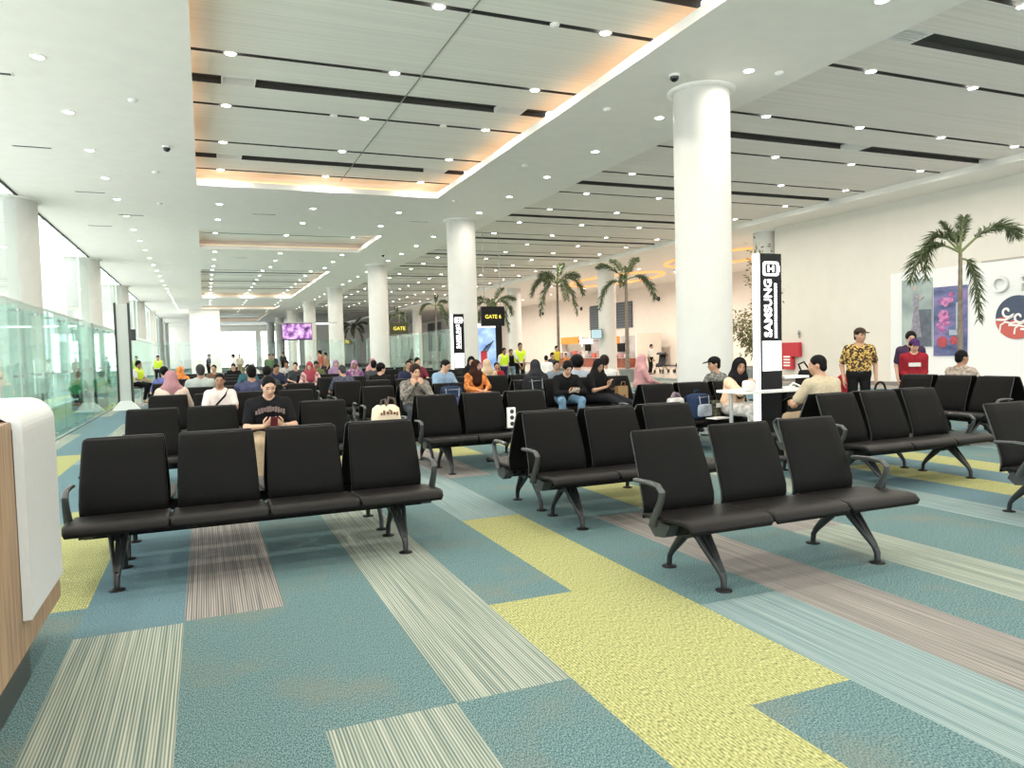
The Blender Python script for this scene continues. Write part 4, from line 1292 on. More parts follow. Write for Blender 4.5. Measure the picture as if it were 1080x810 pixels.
for i, y in enumerate((33.0, 38.0, 46.0, 58.0, 66.0)):
    w_ = thing('wall_speaker', 'small round black speaker on the far wall', 'speaker', (30.79, y, 4.9), -PI / 2, 'speakers on the far wall')
    m = MB(); m.tube([(0, 0, 0), (0, -.10, 0)], [.17, .15], 16); m.build('case', black_metal, w_)
    MB().ball((0, -.10, 0), (.10, .03, .10)).build('cone', vent_dark, w_)
ps = thing('column_screen', 'pale blue screen box fixed to the cream column before the kiosk', 'screen', (20.06, 36.1, 2.22), R(-28))
m = MB(); m.box((-.31, -.10, -.27), (.31, .10, .27)); m.build('case', tower_black, ps, bevel=.02)
m = MB(); m.box((-.28, -.11, -.24), (.28, -.10, .24)); m.build('display', mat('screen_blue', (.35, .50, .58), .3, emit=.5), ps)
def stroller(x, y, rz, label):
    s = thing('stroller', label, 'stroller', (x, y, 0), rz)
    fab = mat('stroller_black', (.02, .02, .022), .7)
    m = MB(); m.tube([(-.22, .35, 1.02), (-.22, .1, .6), (-.22, -.35, .16)], .016, 8); m.tube([(.22, .35, 1.02), (.22, .1, .6), (.22, -.35, .16)], .016, 8); m.tube([(-.22, -.1, .45), (-.22, .32, .14)], .016, 8); m.tube([(.22, -.1, .45), (.22, .32, .14)], .016, 8); m.tube([(-.22, .35, 1.02), (.22, .35, 1.02)], .018, 8)
    m.build('frame', black_metal, s)
    m = MB(); shell_strip(m, [(.16, 1.0), (.08, .62), (-.02, .50), (-.26, .52), (-.32, .36)], .20, .05); m.build('seat', fab, s)
    m = MB()
    P_ = [(.25 * math.cos(a), .25 * math.sin(a)) for a in [R(20 + 14 * k) for k in range(10)]]
    m.prism([(.02 + p[0], .88 + p[1]) for p in P_], -.22, .22); m.build('hood', fab, s)
    for sx in (-1, 1):
        for yy in (-.35, .32):
            MB().tube([(sx*.24 - .015, yy, .11), (sx*.24 + .015, yy, .11)], .11, 16).build('wheel', black_metal, s)
stroller(22.6, 33.6, R(-60), 'black baby stroller parked beside the standing man in white')
stroller(23.5, 33.0, R(-80), 'second black baby stroller, closer to the big column')

# ---- palms: ringed stems, arching feather fronds
leaf_g = mat('palm_leaf', (0.06, 0.085, 0.03), 0.5, var=.35, scale=6)
rach = mat('palm_rachis', (0.16, 0.19, 0.08), 0.6)
bark = mat('palm_bark', (0.20, 0.16, 0.125), 0.8, var=.25, scale=14)
pot_m = mat('planter_grey', (0.25, 0.25, 0.24), 0.6)
def frond_mesh(L, rise, droop, seed, xs=1.0):
    rr = random.Random(seed); m = MB()
    pts = []
    n = 16
    for i in range(n + 1):
        t = i / n
        pts.append(Vector((xs * L * (t * (1 - .30 * t * droop)), 0.0, L * (rise * t - droop * t ** 2.3))))
    m.tube(pts, [.016 * (1 - .85 * i / n) + .003 for i in range(n + 1)], 5, mi=1)
    q = 60
    for i in range(q):
        t = .22 + .77 * i / q
        k = min(n - 1, int(t * n)); f_ = t * n - k
        p = pts[k].lerp(pts[k+1], f_); tg = (pts[k+1] - pts[k]).normalized()
        ln = L * .25 * math.sin(PI * min(1, (t - .12) / .98)) ** .6 * rr.uniform(.8, 1.1)
        nrm = tg.cross(Vector((0, 1, 0))); nrm = -nrm if nrm.z < 0 else nrm
        for sgn in (-1, 1, -1, 1):
            side = Vector((0, sgn, 0))
            d = (tg * rr.uniform(.5, .8) + side * rr.uniform(.45, .8) + nrm * rr.uniform(-.45, .55)).normalized()
            w = d.cross(Vector((rr.gauss(0, 1), rr.gauss(0, 1), rr.gauss(0, 1)))); w = w.normalized() * .0085 * L
            a = p; b = p + d * ln * .5 + Vector((0, 0, .008)); e = p + d * ln + Vector((0, 0, -ln * .14))
            m.add([a - w*.4, a + w*.4, b + w, b - w, e], [(0, 1, 2, 3), (3, 2, 4)], 0)
    return m.mesh('frond', [leaf_g, rach])
fronds = {}
def palm(x, y, zc, label, spec, L=1.35, rad=.055, lean=(0, 0)):
    p = thing('potted_palm', label, 'palm', (x, y, 0))
    m = MB(); m.lathe([(.30, 0), (.36, .5), (.40, .55), (.36, .55), (.34, .48)], 24, capt=False); m.build('planter', pot_m, p)
    m = MB(); m.lathe([(.345, .47), (.001, .48)], 24, capb=False, capt=False); m.build('soil', mat('potting_soil', (.05, .035, .025), .9), p)
    n = 22
    pts = [(lean[0] * (i / n) ** 2, lean[1] * (i / n) ** 2, .45 + (zc - .45) * i / n) for i in range(n + 1)]
    MB().tube(pts, [rad * (1.25 - .5 * i / n) * (1.08 if i % 2 else .96) for i in range(n + 1)], 10).build('stem', bark, p)
    MB().tube([(lean[0], lean[1], zc - .02), (lean[0], lean[1], zc + .35)], [rad * .8, rad * .35], 10).build('crownshaft', rach, p)
    for (az, rise, droop, sc, *xs) in spec:
        xs = xs[0] if xs else 1.0
        key = (round(rise, 2), round(droop, 2), xs)
        if key not in fronds: fronds[key] = frond_mesh(1.0, rise, droop, len(fronds) + 3, xs)
        o = bpy.data.objects.new('frond', fronds[key]); COL.objects.link(o); o.parent = p
        o.location = (lean[0], lean[1], zc + .02 if rise > .4 else zc - .12)
        o.rotation_euler = (0, 0, R(az)); o.scale = (L * sc,) * 3
full = [(10, .75, .55, 1), (75, .75, .75, .95), (140, .6, .95, 1), (200, .75, .7, 1), (255, .5, 1.05, .9), (310, .62, .95, 1), (40, 1.1, .35, .8), (170, .3, 1.25, .85), (330, .3, 1.25, .85)]
e1 = -22.46
palm(15.1, 11.1, 3.30, 'slender potted palm rising before the poster wall', [(e1 + 4, .95, .75, 1.15), (e1 + 176, 1.15, 1.55, 1.0, .95), (e1 + 184, .55, .95, 1.1), (e1 - 18, .10, 1.05, 1.0, .38), (e1 + 50, 1.05, .25, .72, .45), (e1 + 115, 1.1, .30, .62, .5), (e1 + 80, .95, .5, .7, .7)], L=1.42, rad=.05)
palm(16.4, 26.9, 4.25, 'potted palm with up-swept fronds beside the kiosk column', [(e1 + 150, .95, .55, 1), (e1 + 60, 1.05, .35, .95), (e1 + 172, .4, 1.05, 1.1), (e1 + 5, .45, .95, 1.15), (e1 + 75, .95, .55, .9), (e1 + 250, .6, .9, .8), (e1 + 110, 1.1, .4, .9)], L=1.5, rad=.075)
palm(15.7, 32.0, 4.55, 'full-crowned potted palm above the yellow-vested guards', [(a + 12, b, c_, d) for a, b, c_, d in full], L=1.75, rad=.065)
palm(16.0, 41.5, 4.1, 'potted palm whose drooping fronds hang behind the gate board', full, L=1.85, rad=.065)
palm(15.6, 51.8, 4.7, 'potted palm seen beyond the second charging tower', [(a + 30, b, c_, d) for a, b, c_, d in full[::2]], L=1.6, rad=.08)
palm(15.4, 62.0, 4.4, 'potted palm half hidden by the third column', [(a + 50, b, c_, d) for a, b, c_, d in full[::2]], L=1.6, rad=.08)
palm(15.6, 84.0, 4.4, 'farthest potted palm, between two columns down the hall', full, L=1.9, rad=.08)

# broad-leaved tree behind the tower
olive = mat('tree_leaf', (0.13, 0.13, 0.035), 0.6, var=.5, scale=3)
tr = thing('potted_tree', 'tall olive-green potted tree behind the near charging tower', 'tree', (17.3, 19.9, 0))
m = MB(); m.lathe([(.36, 0), (.44, .6), (.48, .66), (.43, .66), (.40, .56)], 24, capt=False); m.build('planter', pot_m, tr)
m = MB(); rr = random.Random(21)
tips = []
for q in range(11):
    a = rr.random() * 2 * PI; h = rr.uniform(1.8, 4.9); rd = rr.uniform(.1, 1.0) * (.5 if h > 4 else 1)
    P_ = [(.12 * math.cos(a), .12 * math.sin(a), .5), (.3 * rd * math.cos(a), .3 * rd * math.sin(a), .5 + h * .4), (rd * math.cos(a), rd * math.sin(a), h)]
    m.tube(P_, [.022, .016, .007], 6); tips += [Vector(P_[1]).lerp(Vector(P_[2]), f) for f in (.2, .5, .8, 1)] + [Vector(P_[1])]
m.build('stem', bark, tr)
m = MB()
for t_ in tips:
    for q in range(34):
        d = Vector((rr.gauss(0, 1), rr.gauss(0, 1), rr.gauss(0, .7))); d.normalize()
        p = t_ + d * rr.uniform(.05, .42)
        ax = (d + Vector((0, 0, rr.uniform(-.9, .2)))).normalized(); w = ax.cross(Vector((rr.gauss(0, 1), rr.gauss(0, 1), rr.gauss(0, 1)))).normalized() * .028
        l = rr.uniform(.10, .18)
        m.add([p, p + ax * l * .5 + w, p + ax * l, p + ax * l * .5 - w], [(0, 1, 2, 3)], 0)
o_ = m.build('foliage', olive, tr); o_['kind'] = 'stuff'
# ================================================================ the people, the things they hold, and bags
khaki = cloth('khaki', (.33, .25, .165)); jeans = cloth('jeans', (.13, .22, .32), .35, 14); navy_c = cloth('navy', (.025, .03, .055)); black_c = cloth('black', (.012, .012, .013))
white_c = cloth('white', (.62, .61, .60)); pinkwhite = cloth('pink_white', (.60, .52, .50)); greyc = cloth('grey_green', (.34, .37, .35)); peach = cloth('peach', (.80, .56, .39), .2, 22); beige_c = cloth('beige', (.42, .36, .26))
mauve = cloth('mauve', (.33, .17, .19)); cream_c = cloth('cream', (.55, .45, .38)); bluec = cloth('blue', (.10, .11, .28), .5, 9); orange_c = cloth('orange', (.55, .20, .06), .6, 16); hivis = cloth('hivis', (.55, .75, .04)); green_c = cloth('green', (.02, .26, .08)); lightblue = cloth('light_blue', (.22, .32, .44)); dkred = cloth('dark_red', (.25, .02, .03)); yellow_c = cloth('yellow', (.62, .50, .05)); pink_c = cloth('pink', (.48, .26, .27)); dkgrey = cloth('dark_grey', (.045, .05, .055)); beige_h = cloth('beige_scarf', (.50, .38, .26))
PI_ = PI
phone_m = mat('phone_black', (.012, .012, .013), .2)
def phone(c, d, n, label, skin_m=None, w=.038, h=.078):
    """slab centred at c, long side along d, screen facing n (world space)"""
    d = Vector(d).normalized(); n = Vector(n); n = (n - n.dot(d) * d).normalized(); l = d.cross(n)
    M = Matrix(((l.x, n.x, d.x, c[0]), (l.y, n.y, d.y, c[1]), (l.z, n.z, d.z, c[2]), (0, 0, 0, 1)))
    t = thing('smartphone', label, 'phone', (0, 0, 0)); t.matrix_world = M
    m = MB(); m.box((-w, -.005, -h), (w, .003, h)); m.build('case', skin_m or phone_m, t, bevel=.004)
    m = MB(); m.box((-w + .004, .003, -h + .006), (w - .004, .0045, h - .006)); m.build('screen', mat('phone_glass', (.03, .03, .04), .1), t)
    return t
def wl(p, v):
    """a point of a person's local frame in the world"""
    r = p['root']; a = r.rotation_euler[2]; s = r.scale[0]
    return Vector((r.location.x + s * (v[0] * math.cos(a) - v[1] * math.sin(a)), r.location.y + s * (v[0] * math.sin(a) + v[1] * math.cos(a)), r.location.z + s * v[2]))
BS = .4 * 1.0
def hipy(P, facing): return P - .43 if facing == 'camera' else P + .43

# 1 the man in the printed black T-shirt
p = person('man in a printed black T-shirt and khaki trousers looking down at his phone', .64, 8.80, .06, lean=.12, s=.97, head=(.04, .42, 0), skin=SKIN3, hair='short',
           shirt=cloth('tee_black', (.012, .012, .014)), trousers=khaki, vox=.0095, hands=[(-.105, -.345, .715), (.105, -.345, .715)], curls=(.75, .75),
           palms=[((.62, -.45, .40), (.45, .55, .65)), ((-.62, -.45, .40), (-.45, .55, .65))], elbows=((-.6, .15, -.8), (.6, .15, -.8)), girth=1.06, shoulder=1.08,
           knees=[(-.16, -.475, .535), (.15, -.475, .535)], ankles=[(-.16, -.47, .085), (.15, -.47, .085)])
pr = MB()
for i in range(11):
    a = (i - 5) / 5
    x_, z_ = a * .150, .895 - .035 * a * a
    hgt = .030 if i % 3 else .022
    pr.box((x_ - .011, -.205 + .035 * abs(a) ** 2, z_ - hgt), (x_ + .011, -.130, z_ + hgt))
print_m = mat('shirt_print', (.17, .12, .115), .8)
q = pr.build('chest_print', print_m, p['root'])
wq = p['wr'][1] - (p['wr'][1] - p['elb'][1]) * .10
wd = (p['wr'][1] - p['elb'][1]); wd = wd / np.linalg.norm(wd)
MB().tube([tuple(wq - wd * .012), tuple(wq + wd * .012)], .034, 14, cap=False).build('wristwatch', mat('watch_steel', (.35, .33, .3), .3, .8), p['root'])
phone(wl(p, (0, -.435, .755)), (0, -.45, .80), (0, .8, .45), 'dark red-backed smartphone held up in both hands by the man in the printed T-shirt', mat('phone_red', (.10, .012, .015), .3))

# 2 smiling man with a strap
p = person('smiling man in a pale shirt with a dark strap across his chest', .19, 12.02, -.05, lean=-.10, s=.93, head=(-.05, .12, .05), skin=SKIN2, shirt=pinkwhite, trousers=navy_c, vox=.014)
c_, u_, f_ = p['chest'], p['up'], p['fwd']
MB().tube([tuple(c_ + p['rx'] * .13 + f_ * .02 + u_ * .03), tuple(c_ + p['rx'] * .08 + f_ * .145 - u_ * .08), tuple(c_ - p['rx'] * .05 + f_ * .155 - u_ * .22), tuple(c_ - p['rx'] * .16 + f_ * .10 - u_ * .36)], .022, 6, flat=.3).build('strap', black_c, p['root'])
# others seated in the third and fourth rows
person('man in a navy shirt seen from behind beside the smiling man', .70, 12.88, PI_, lean=.06, s=1.05, head=(.1, .1, 0), skin=SKIN2, shirt=cloth('navy_print', (.05, .055, .10), .4, 8), trousers=black_c, vox=.015, face=False, girth=1.1, shoulder=1.1)
person('black-haired person in dark clothes, back turned, behind the man in the printed T-shirt', 1.14, 15.68, PI_ - .1, lean=.15, head=(-.2, .25, 0), shirt=dkgrey, hair='thick', vox=.015, face=False, s=.97)
person('grey-haired broad man in a pale grey shirt seen from behind', -.09, 15.68, PI_ + .1, lean=.0, s=1.06, head=(.1, .0, 0), hairm=HAIRG, skin=SKIN2, shirt=greyc, vox=.017, face=False, girth=1.15, shoulder=1.12)
person('woman in a mauve headscarf and cream top bending her head, back to the camera', -.50, 12.88, PI_ + .1, lean=.18, head=(0, .35, 0), hijab=mauve, shirt=cream_c, sleeve='long', vox=.015, face=False)
person('person with thick black hair in a blue patterned shirt beyond the woman in mauve', -.86, 18.73, PI_ + .3, lean=.1, hair='thick', shirt=bluec, vox=.018, face=False)
person('person in an orange headscarf beyond the blue-shirted one', -.64, 21.83, PI_ - .2, lean=.12, s=.95, hijab=orange_c, shirt=orange_c, sleeve='long', vox=.018, face=False)
# by the glass
st_l = [('stool', -2.05, 26.0)]
p = person('person in a lime safety vest perched on a stool beside the tall totem', -2.0, 26.0, 1.1, z=.15, lean=.12, head=(.2, .15, 0), shirt=white_c, vest=hivis, trousers=black_c, vox=.026, face=False, knees=[(-.12, -.40, .50), (.12, -.40, .50)], ankles=[(-.12, -.30, .02), (.12, -.30, .02)], skin=SKIN2)
s_ = thing('stool', 'slim metal stool under the person in the lime vest', 'stool', (-2.0, 26.0, 0))
MB().lathe([(.18, .58), (.185, .60), (.18, .625)], 20).build('seat', black_metal, s_)
for q in range(4):
    a = PI / 4 + q * PI / 2
    MB().tube([(.12 * math.cos(a), .12 * math.sin(a), .58), (.2 * math.cos(a), .2 * math.sin(a), 0)], .014, 8).build('leg', alu, s_)
for i, (x, lab) in enumerate(((-3.60, 'man in a green shirt sitting behind the glass partition, closest to the windows'), (-2.98, 'man in a green shirt sitting behind the glass partition, next to the totem'))):
    person(lab, x, 25.7 + .35 * i, PI_ - .3 + .5 * i, z=-.12, lean=.25, head=(0, .3, 0), shirt=green_c, trousers=black_c, vox=.024, face=False, skin=SKIN2)
    o = thing('low_stool', 'low grey stool under the green-shirted man %s' % ('closest to the windows' if i == 0 else 'next to the totem'), 'stool', (x, 25.7 + .35 * i, 0))
    MB().lathe([(.17, .02), (.17, .28), (.18, .295), (.16, .30)], 18).build('seat', plinth_mat, o); MB().lathe([(.19, 0), (.19, .02)], 18).build('base', black_metal, o)
person('guard in a lime vest standing far behind the glass across the hall', -2.2, 41.5, .2, stand=True, shirt=white_c, vest=hivis, vox=.035, face=False)
# the middle block
person('man with grey cropped hair in a dark striped shirt, turned away', 2.68, 15.68, PI_ + .1, lean=.16, s=.95, head=(.3, .3, 0), hair='crop', hairm=HAIRG, shirt=cloth('stripe_navy', (.07, .075, .11), .7, 25), vox=.018, face=False)
person('man in a dark grey shirt seen from behind before the third column', 3.95, 18.73, PI_ - .3, lean=.15, s=1.02, head=(.0, .1, 0), shirt=dkgrey, vox=.020, face=False, z=0)
person('young man in a black top glancing sideways beside the white column foot', 3.44, 15.68, PI_ - .3, lean=.05, s=.96, head=(-1.0, .15, 0), shirt=black_c, skin=SKIN3, vox=.018, hair='thick')
p = person('person in a grey camouflage jacket with both hands raised to the face', 3.20, 12.02, -.1, lean=.22, head=(.25, .25, 0), hair='thick', hairm=HAIRB, skin=SKIN3, sleeve='long', shirt=cloth('camo', (.17, .155, .14), .75, 22), trousers=dkgrey, vox=.0135,
           hands=[(-.06, -.27, .93), (.08, -.27, .94)], palms=[((.35, -.1, .9), (.2, .9, .1)), ((-.35, -.1, .9), (-.2, .9, .1))], curls=(.8, .8), elbows=((-.6, -.1, -.8), (.6, -.1, -.8)))
person('dark-haired person just behind the one in the camouflage jacket', 4.64, 17.87, -.2, lean=.05, s=1.0, shirt=navy_c, vox=.02)
p = person('young man in a light blue shirt turned to one side over his phone', 4.54, 14.80, .25, lean=.15, s=1.05, head=(.5, .45, 0), skin=SKIN3, shirt=lightblue, vox=.0165, hands=[(-.07, -.33, .74), (.07, -.33, .74)], sleeve='long', curls=(.8, .8))
phone(wl(p, (.0, -.42, .76)), (0, -.4, .8), (-.3, .8, .4), 'smartphone in the hands of the man in light blue')
person('woman in an orange patterned dress and dark scarf before the second column', 5.26, 14.78, .08, lean=.08, s=.98, head=(.6, .15, 0), hijab=cloth('scarf_rust', (.035, .016, .012)), shirt=orange_c, sleeve='long', trousers=orange_c, skirt=True, vox=.0165, skin=SKIN3)
person('woman in a black headscarf facing the camera beside the orange dress', 6.28, 17.87, -.3, stand=False, z=.0, lean=.0, s=1.05, hijab=black_c, shirt=black_c, sleeve='long', vox=.018, skin=SKIN3)
person('woman in a beige headscarf seen from behind', 5.90, 15.68, PI_ + .1, lean=.05, s=.97, hijab=beige_h, shirt=beige_h, sleeve='long', vox=.018, face=False)
person('child in a dark red top among the seats near the guards', 6.925, 17.78, -.1, lean=.0, s=.82, shirt=dkred, vox=.02)
person('person draped in a dark grey scarf, back turned, beside the black backpack', 5.85, 12.88, PI_ - .1, lean=.18, s=.98, hijab=cloth('scarf_charcoal', (.03, .03, .035)), shirt=cloth('scarf_charcoal', (.03, .03, .035)), sleeve='long', vox=.015, face=False)
# the two with phones
p = person('young man in black top and light blue jeans bent over his phone', 6.0, 12.02, -.20, lean=.34, s=1.0, head=(.1, .55, 0), hair='thick', skin=SKIN3, sleeve='long', shirt=black_c, trousers=jeans, vox=.0125, hands=[(-.03, -.42, .70), (.13, -.42, .70)],
           palms=[((.5, -.75, .2), (.25, .4, .85)), ((-.5, -.75, .2), (-.25, .4, .85))], curls=(.8, .8), knees=[(-.18, -.475, .55), (.18, -.475, .55)], ankles=[(-.15, -.46, .085), (.15, -.46, .085)])
phone(wl(p, (.05, -.52, .735)), (.25, -.7, .35), (0, .4, .9), 'white smartphone held over the knees of the man in jeans', white_plastic)
p = person('woman in a black headscarf and black clothes holding a phone, legs stretched out', 6.62, 12.02, .35, lean=.14, s=.98, head=(-.2, .45, 0), hijab=black_c, shirt=black_c, sleeve='short', trousers=cloth('leggings', (.02, .02, .024)), skin=SKIN, vox=.0125,
           hands=[(-.04, -.33, .76), (.11, -.33, .78)], palms=[((.5, -.5, .6), (.2, .7, .6)), ((-.5, -.5, .6), (-.2, .7, .6))], curls=(.8, .8), knees=[(-.10, -.43, .56), (.12, -.43, .56)], ankles=[(-.08, -.78, .42), (.12, -.80, .43)], shoes=cloth('pale_sock', (.45, .43, .42)))
phone(wl(p, (.035, -.42, .815)), (0, -.3, .9), (0, .9, .3), 'dark smartphone held by the woman in black beside the man in jeans')
person('person with a big bush of black hair in a pale blue shirt, back turned', 6.72, 12.88, PI_, lean=.0, s=1.03, hair='bushy', shirt=cloth('pale_blue', (.36, .40, .47)), vox=.015, face=False)
person('person with round dark hair in a white shirt, back turned, behind the paper bag', 7.36, 12.92, PI_ - .1, lean=.04, s=1.02, hair='thick', hairm=HAIRB, shirt=white_c, sleeve='long', vox=.015, face=False, girth=1.1)
p = person('woman in a pink headscarf and long pink dress sitting on a low stool', 9.1, 14.4, 1.35, lean=.05, s=1.0, hijab=pink_c, shirt=pink_c, sleeve='long', trousers=pink_c, skirt=True, vox=.017, skin=SKIN3)
o = thing('low_stool', 'dark grey upholstered stool under the woman in the pink dress', 'stool', (9.1, 14.4, 0))
MB().lathe([(.22, .05), (.22, .40), (.20, .425)], 24).build('seat', dkgrey, o); MB().lathe([(.19, 0), (.19, .05)], 24).build('base', black_metal, o)
# guards and passers-by
person('guard in a lime vest over white sleeves, one before the gate board', 9.85, 24.6, .3, stand=True, s=.94, shirt=white_c, vest=hivis, trousers=navy_c, vox=.024, face=False, skin=SKIN2)
person('man in a black vest standing between the two lime-vested guards', 10.38, 25.2, .0, stand=True, s=.91, shirt=black_c, trousers=lightblue, vox=.024, face=False, skin=SKIN2)
person('tallest guard in a lime vest with hands clasped in front', 10.50, 24.6, -.1, stand=True, s=1.04, shirt=white_c, vest=hivis, trousers=black_c, vox=.024, face=False, skin=SKIN2, hands=[(-.05, -.24, .83), (.05, -.24, .83)])
person('person in a white top standing far behind the jeans', 9.2, 19.6, PI_ - .5, stand=True, s=.78, shirt=white_c, vox=.024, face=False)
person('slim dark-clothed person standing beyond the white-topped one', 10.6, 22.2, .5, stand=True, s=.82, shirt=dkgrey, vox=.026, face=False)
person('person in a grey-blue shirt facing the camera in the fourth row', 7.14, 14.75, -.1, lean=.12, s=.9, shirt=cloth('grey_blue', (.18, .21, .25)), vox=.018)
person('person in a yellow shirt standing by the palm stem', 14.75, 30.4, .4, stand=True, s=.97, shirt=yellow_c, vox=.03, face=False)
person('child in an orange top near the yellow-shirted person', 15.35, 30.6, .0, stand=True, s=.76, shirt=orange_c, vox=.03, face=False)
person('man in a white top and black trousers standing beside the strollers', 21.5, 33.0, .5, stand=True, s=.95, shirt=white_c, trousers=black_c, vox=.03, face=False)
# around the charging table
person('man in a black cap and patterned grey shirt before the big column', 7.60, 9.72, PI_ + .25, lean=.10, s=.98, head=(.95, .1, 0), cap=black_c, skin=SKIN, shirt=cloth('camo_grey', (.15, .15, .14), .85, 22), sleeve='long', vox=.0125)
p = person('smiling woman in a black headscarf and peach sleeves at the charging table', 6.97, 8.62, .25, lean=.26, s=1.0, head=(-.55, .18, .12), hijab=black_c, shirt=peach, sleeve='long', trousers=cloth('pale_print', (.60, .57, .54), .35, 16), skirt=True, skin=SKIN, vox=.0105,
           hands=[(-.02, -.40, .90), (.16, -.40, .90)], palms=[((.3, -.9, .1), (.5, 0, -.8)), ((-.4, -.9, .1), (-.5, 0, -.8))], curls=(.5, .5), elbows=((-.9, -.1, -.6), (.9, -.1, -.6)))
p = person('heavy man in a beige shirt sitting sideways with his back to the camera', 6.84, 6.70, PI_ + .05, lean=.24, s=1.03, head=(.6, .15, 0), hair='crop', skin=SKIN, shirt=beige_c, trousers=khaki, vox=.0105, girth=1.2, shoulder=1.15, hands=[(.05, -.38, .74), (.17, -.38, .74)], curls=(.7, .7), face=False)
phone(wl(p, (.11, -.50, .77)), (0, -.8, .4), (0, .4, .9), 'dark smartphone in the lap of the heavy man in beige')
# things behind the glass
for i, (y, lab) in enumerate(((13.4, 'white notice board standing behind the glass, closest to the counter'), (16.6, 'white notice board standing behind the glass, second from the counter'), (20.4, 'white notice board standing behind the glass, last before the totem'))):
    o = thing('notice_board', lab, 'board', (-3.55, y, 0), R(70))
    m = MB(); m.box((-.32, -.02, .75), (.32, .02, 1.55)); m.build('sheet', sign_white, o)
    m = MB(); m.tube([(0, .03, 0), (0, .03, 1.4)], .02, 8); m.lathe([(.2, 0), (.2, .02), (.03, .03)], 16, c=(0, .03)); m.build('stand', black_metal, o)
person('person in an orange top standing behind the glass beside the notice boards', -3.7, 15.1, .8, stand=True, s=.92, shirt=orange_c, trousers=navy_c, vox=.02, face=False)
# batik man and the two by the posters
p = person('man standing in a yellow and brown batik shirt and dark cap, looking aside', 10.18, 9.3, -.65, stand=True, s=1.02, head=(.50, .0, .05), cap=cloth('cap_brown', (.045, .03, .025)), skin=SKIN, trousers=black_c, vox=.0125,
           shirt=bars_mat('batik', [(.44, (.03, .018, .012)), (.50, (.07, .035, .012)), (.54, (.50, .30, .06)), (.66, (.62, .45, .15))], 30, rough=.85),
           hands=[(-.235, -.05, .835), (.25, -.06, .84)], palms=[((-.05, -.15, -1), (1, 0, 0)), ((.05, -.15, -1), (-1, 0, 0))], curls=(.35, .35))
belt = MB(); belt.tube([(.155 * math.cos(a), .125 * math.sin(a), .955) for a in [2*PI*k/20 for k in range(21)]], .02, 6, flat=.5, cap=False); belt.build('belt', black_metal, p['root'])
p = person('girl in a purple cap and red top standing before the grey-green poster', 11.1, 9.0, -.75, stand=True, s=.90, head=(.1, .22, 0), hair='long', cap=cloth('cap_purple', (.055, .025, .09)), skin=SKIN3, shirt=dkred, trousers=dkgrey, sleeve='long', vox=.0135, hands=[(-.10, -.22, .93), (.10, -.22, .93)])
MB().box((-.10, -.165, 1.15), (.10, -.09, 1.22)).build('chest_print', white_c, p['root'])
person('dark-haired person just behind the girl in the purple cap', 11.78, 9.62, -.7, stand=True, s=.98, hair='thick', shirt=cloth('plum', (.05, .03, .06)), skin=SKIN3, vox=.0145)
person('man in a patterned sandy shirt sitting, back to the camera, under the purple poster', 10.90, 8.00, PI_ / 2 + .05, lean=.0, s=1.0, head=(-.35, .1, 0), hair='short', skin=SKIN2, shirt=cloth('sand_print', (.32, .27, .23), .5, 20), vox=.0135, face=False)

# far crowd in the rows beyond and before the glass
far = [
 (1.75, 21.4, 'c', 'person in dark blue seated in the sixth row near the window block end', navy_c, None), (1.05, 21.4, 'c', 'person in teal seated in the sixth row, window block', cloth('teal', (.03, .10, .12)), None),
 (2.66, 21.4, 'c', 'woman in a red and white checked top in the sixth row', cloth('check', (.50, .30, .30), .8, 12), cloth('scarf_red', (.30, .06, .08))), (3.25, 24.5, 'c', 'person in a moss green jacket in the seventh row', cloth('moss', (.10, .12, .06)), None),
 (2.62, 24.5, 'c', 'person in grey seated in the seventh row, middle block', dkgrey, None), (3.86, 21.4, 'c', 'woman in purple with a patterned scarf in the sixth row', cloth('purple', (.14, .06, .16), .5, 10), cloth('scarf_floral', (.30, .18, .26), .8, 14)),
 (3.86, 24.5, 'c', 'woman in lilac in the seventh row, middle block', cloth('lilac', (.26, .16, .28)), cloth('scarf_lilac', (.30, .20, .32))), (5.68, 21.4, 'c', 'person in maroon seated in the sixth row, column block', cloth('maroon', (.16, .03, .05)), None),
 (.9, 27.6, 'c', 'person in black at the eighth row, window block', black_c, None), (1.5, 27.6, 'c', 'woman in a white scarf at the eighth row', white_c, white_c), (.25, 24.5, 'c', 'person in brown at the seventh row, window block', cloth('brown', (.14, .08, .05)), None),
 (6.3, 24.5, 'c', 'person in olive at the seventh row, column block', cloth('olive', (.10, .10, .04)), None), (5.7, 27.6, 'c', 'woman in a rose scarf at the eighth row', pink_c, pink_c), (2.65, 27.6, 'c', 'person in a striped shirt at the eighth row, middle block', cloth('pale_stripe', (.40, .38, .36), .5, 20), None),
]
for (x, P, f, lab, sh_, hj) in far:
    person(lab, x, hipy(P, 'camera'), rng.uniform(-.1, .1), lean=rng.uniform(0, .2), s=rng.uniform(.95, 1.05), head=(rng.uniform(-.3, .3), rng.uniform(.05, .4), 0), shirt=sh_, hijab=hj, sleeve='long' if hj else 'short', vox=.027, face=False, skin=rng.choice([SKIN, SKIN2, SKIN3]))
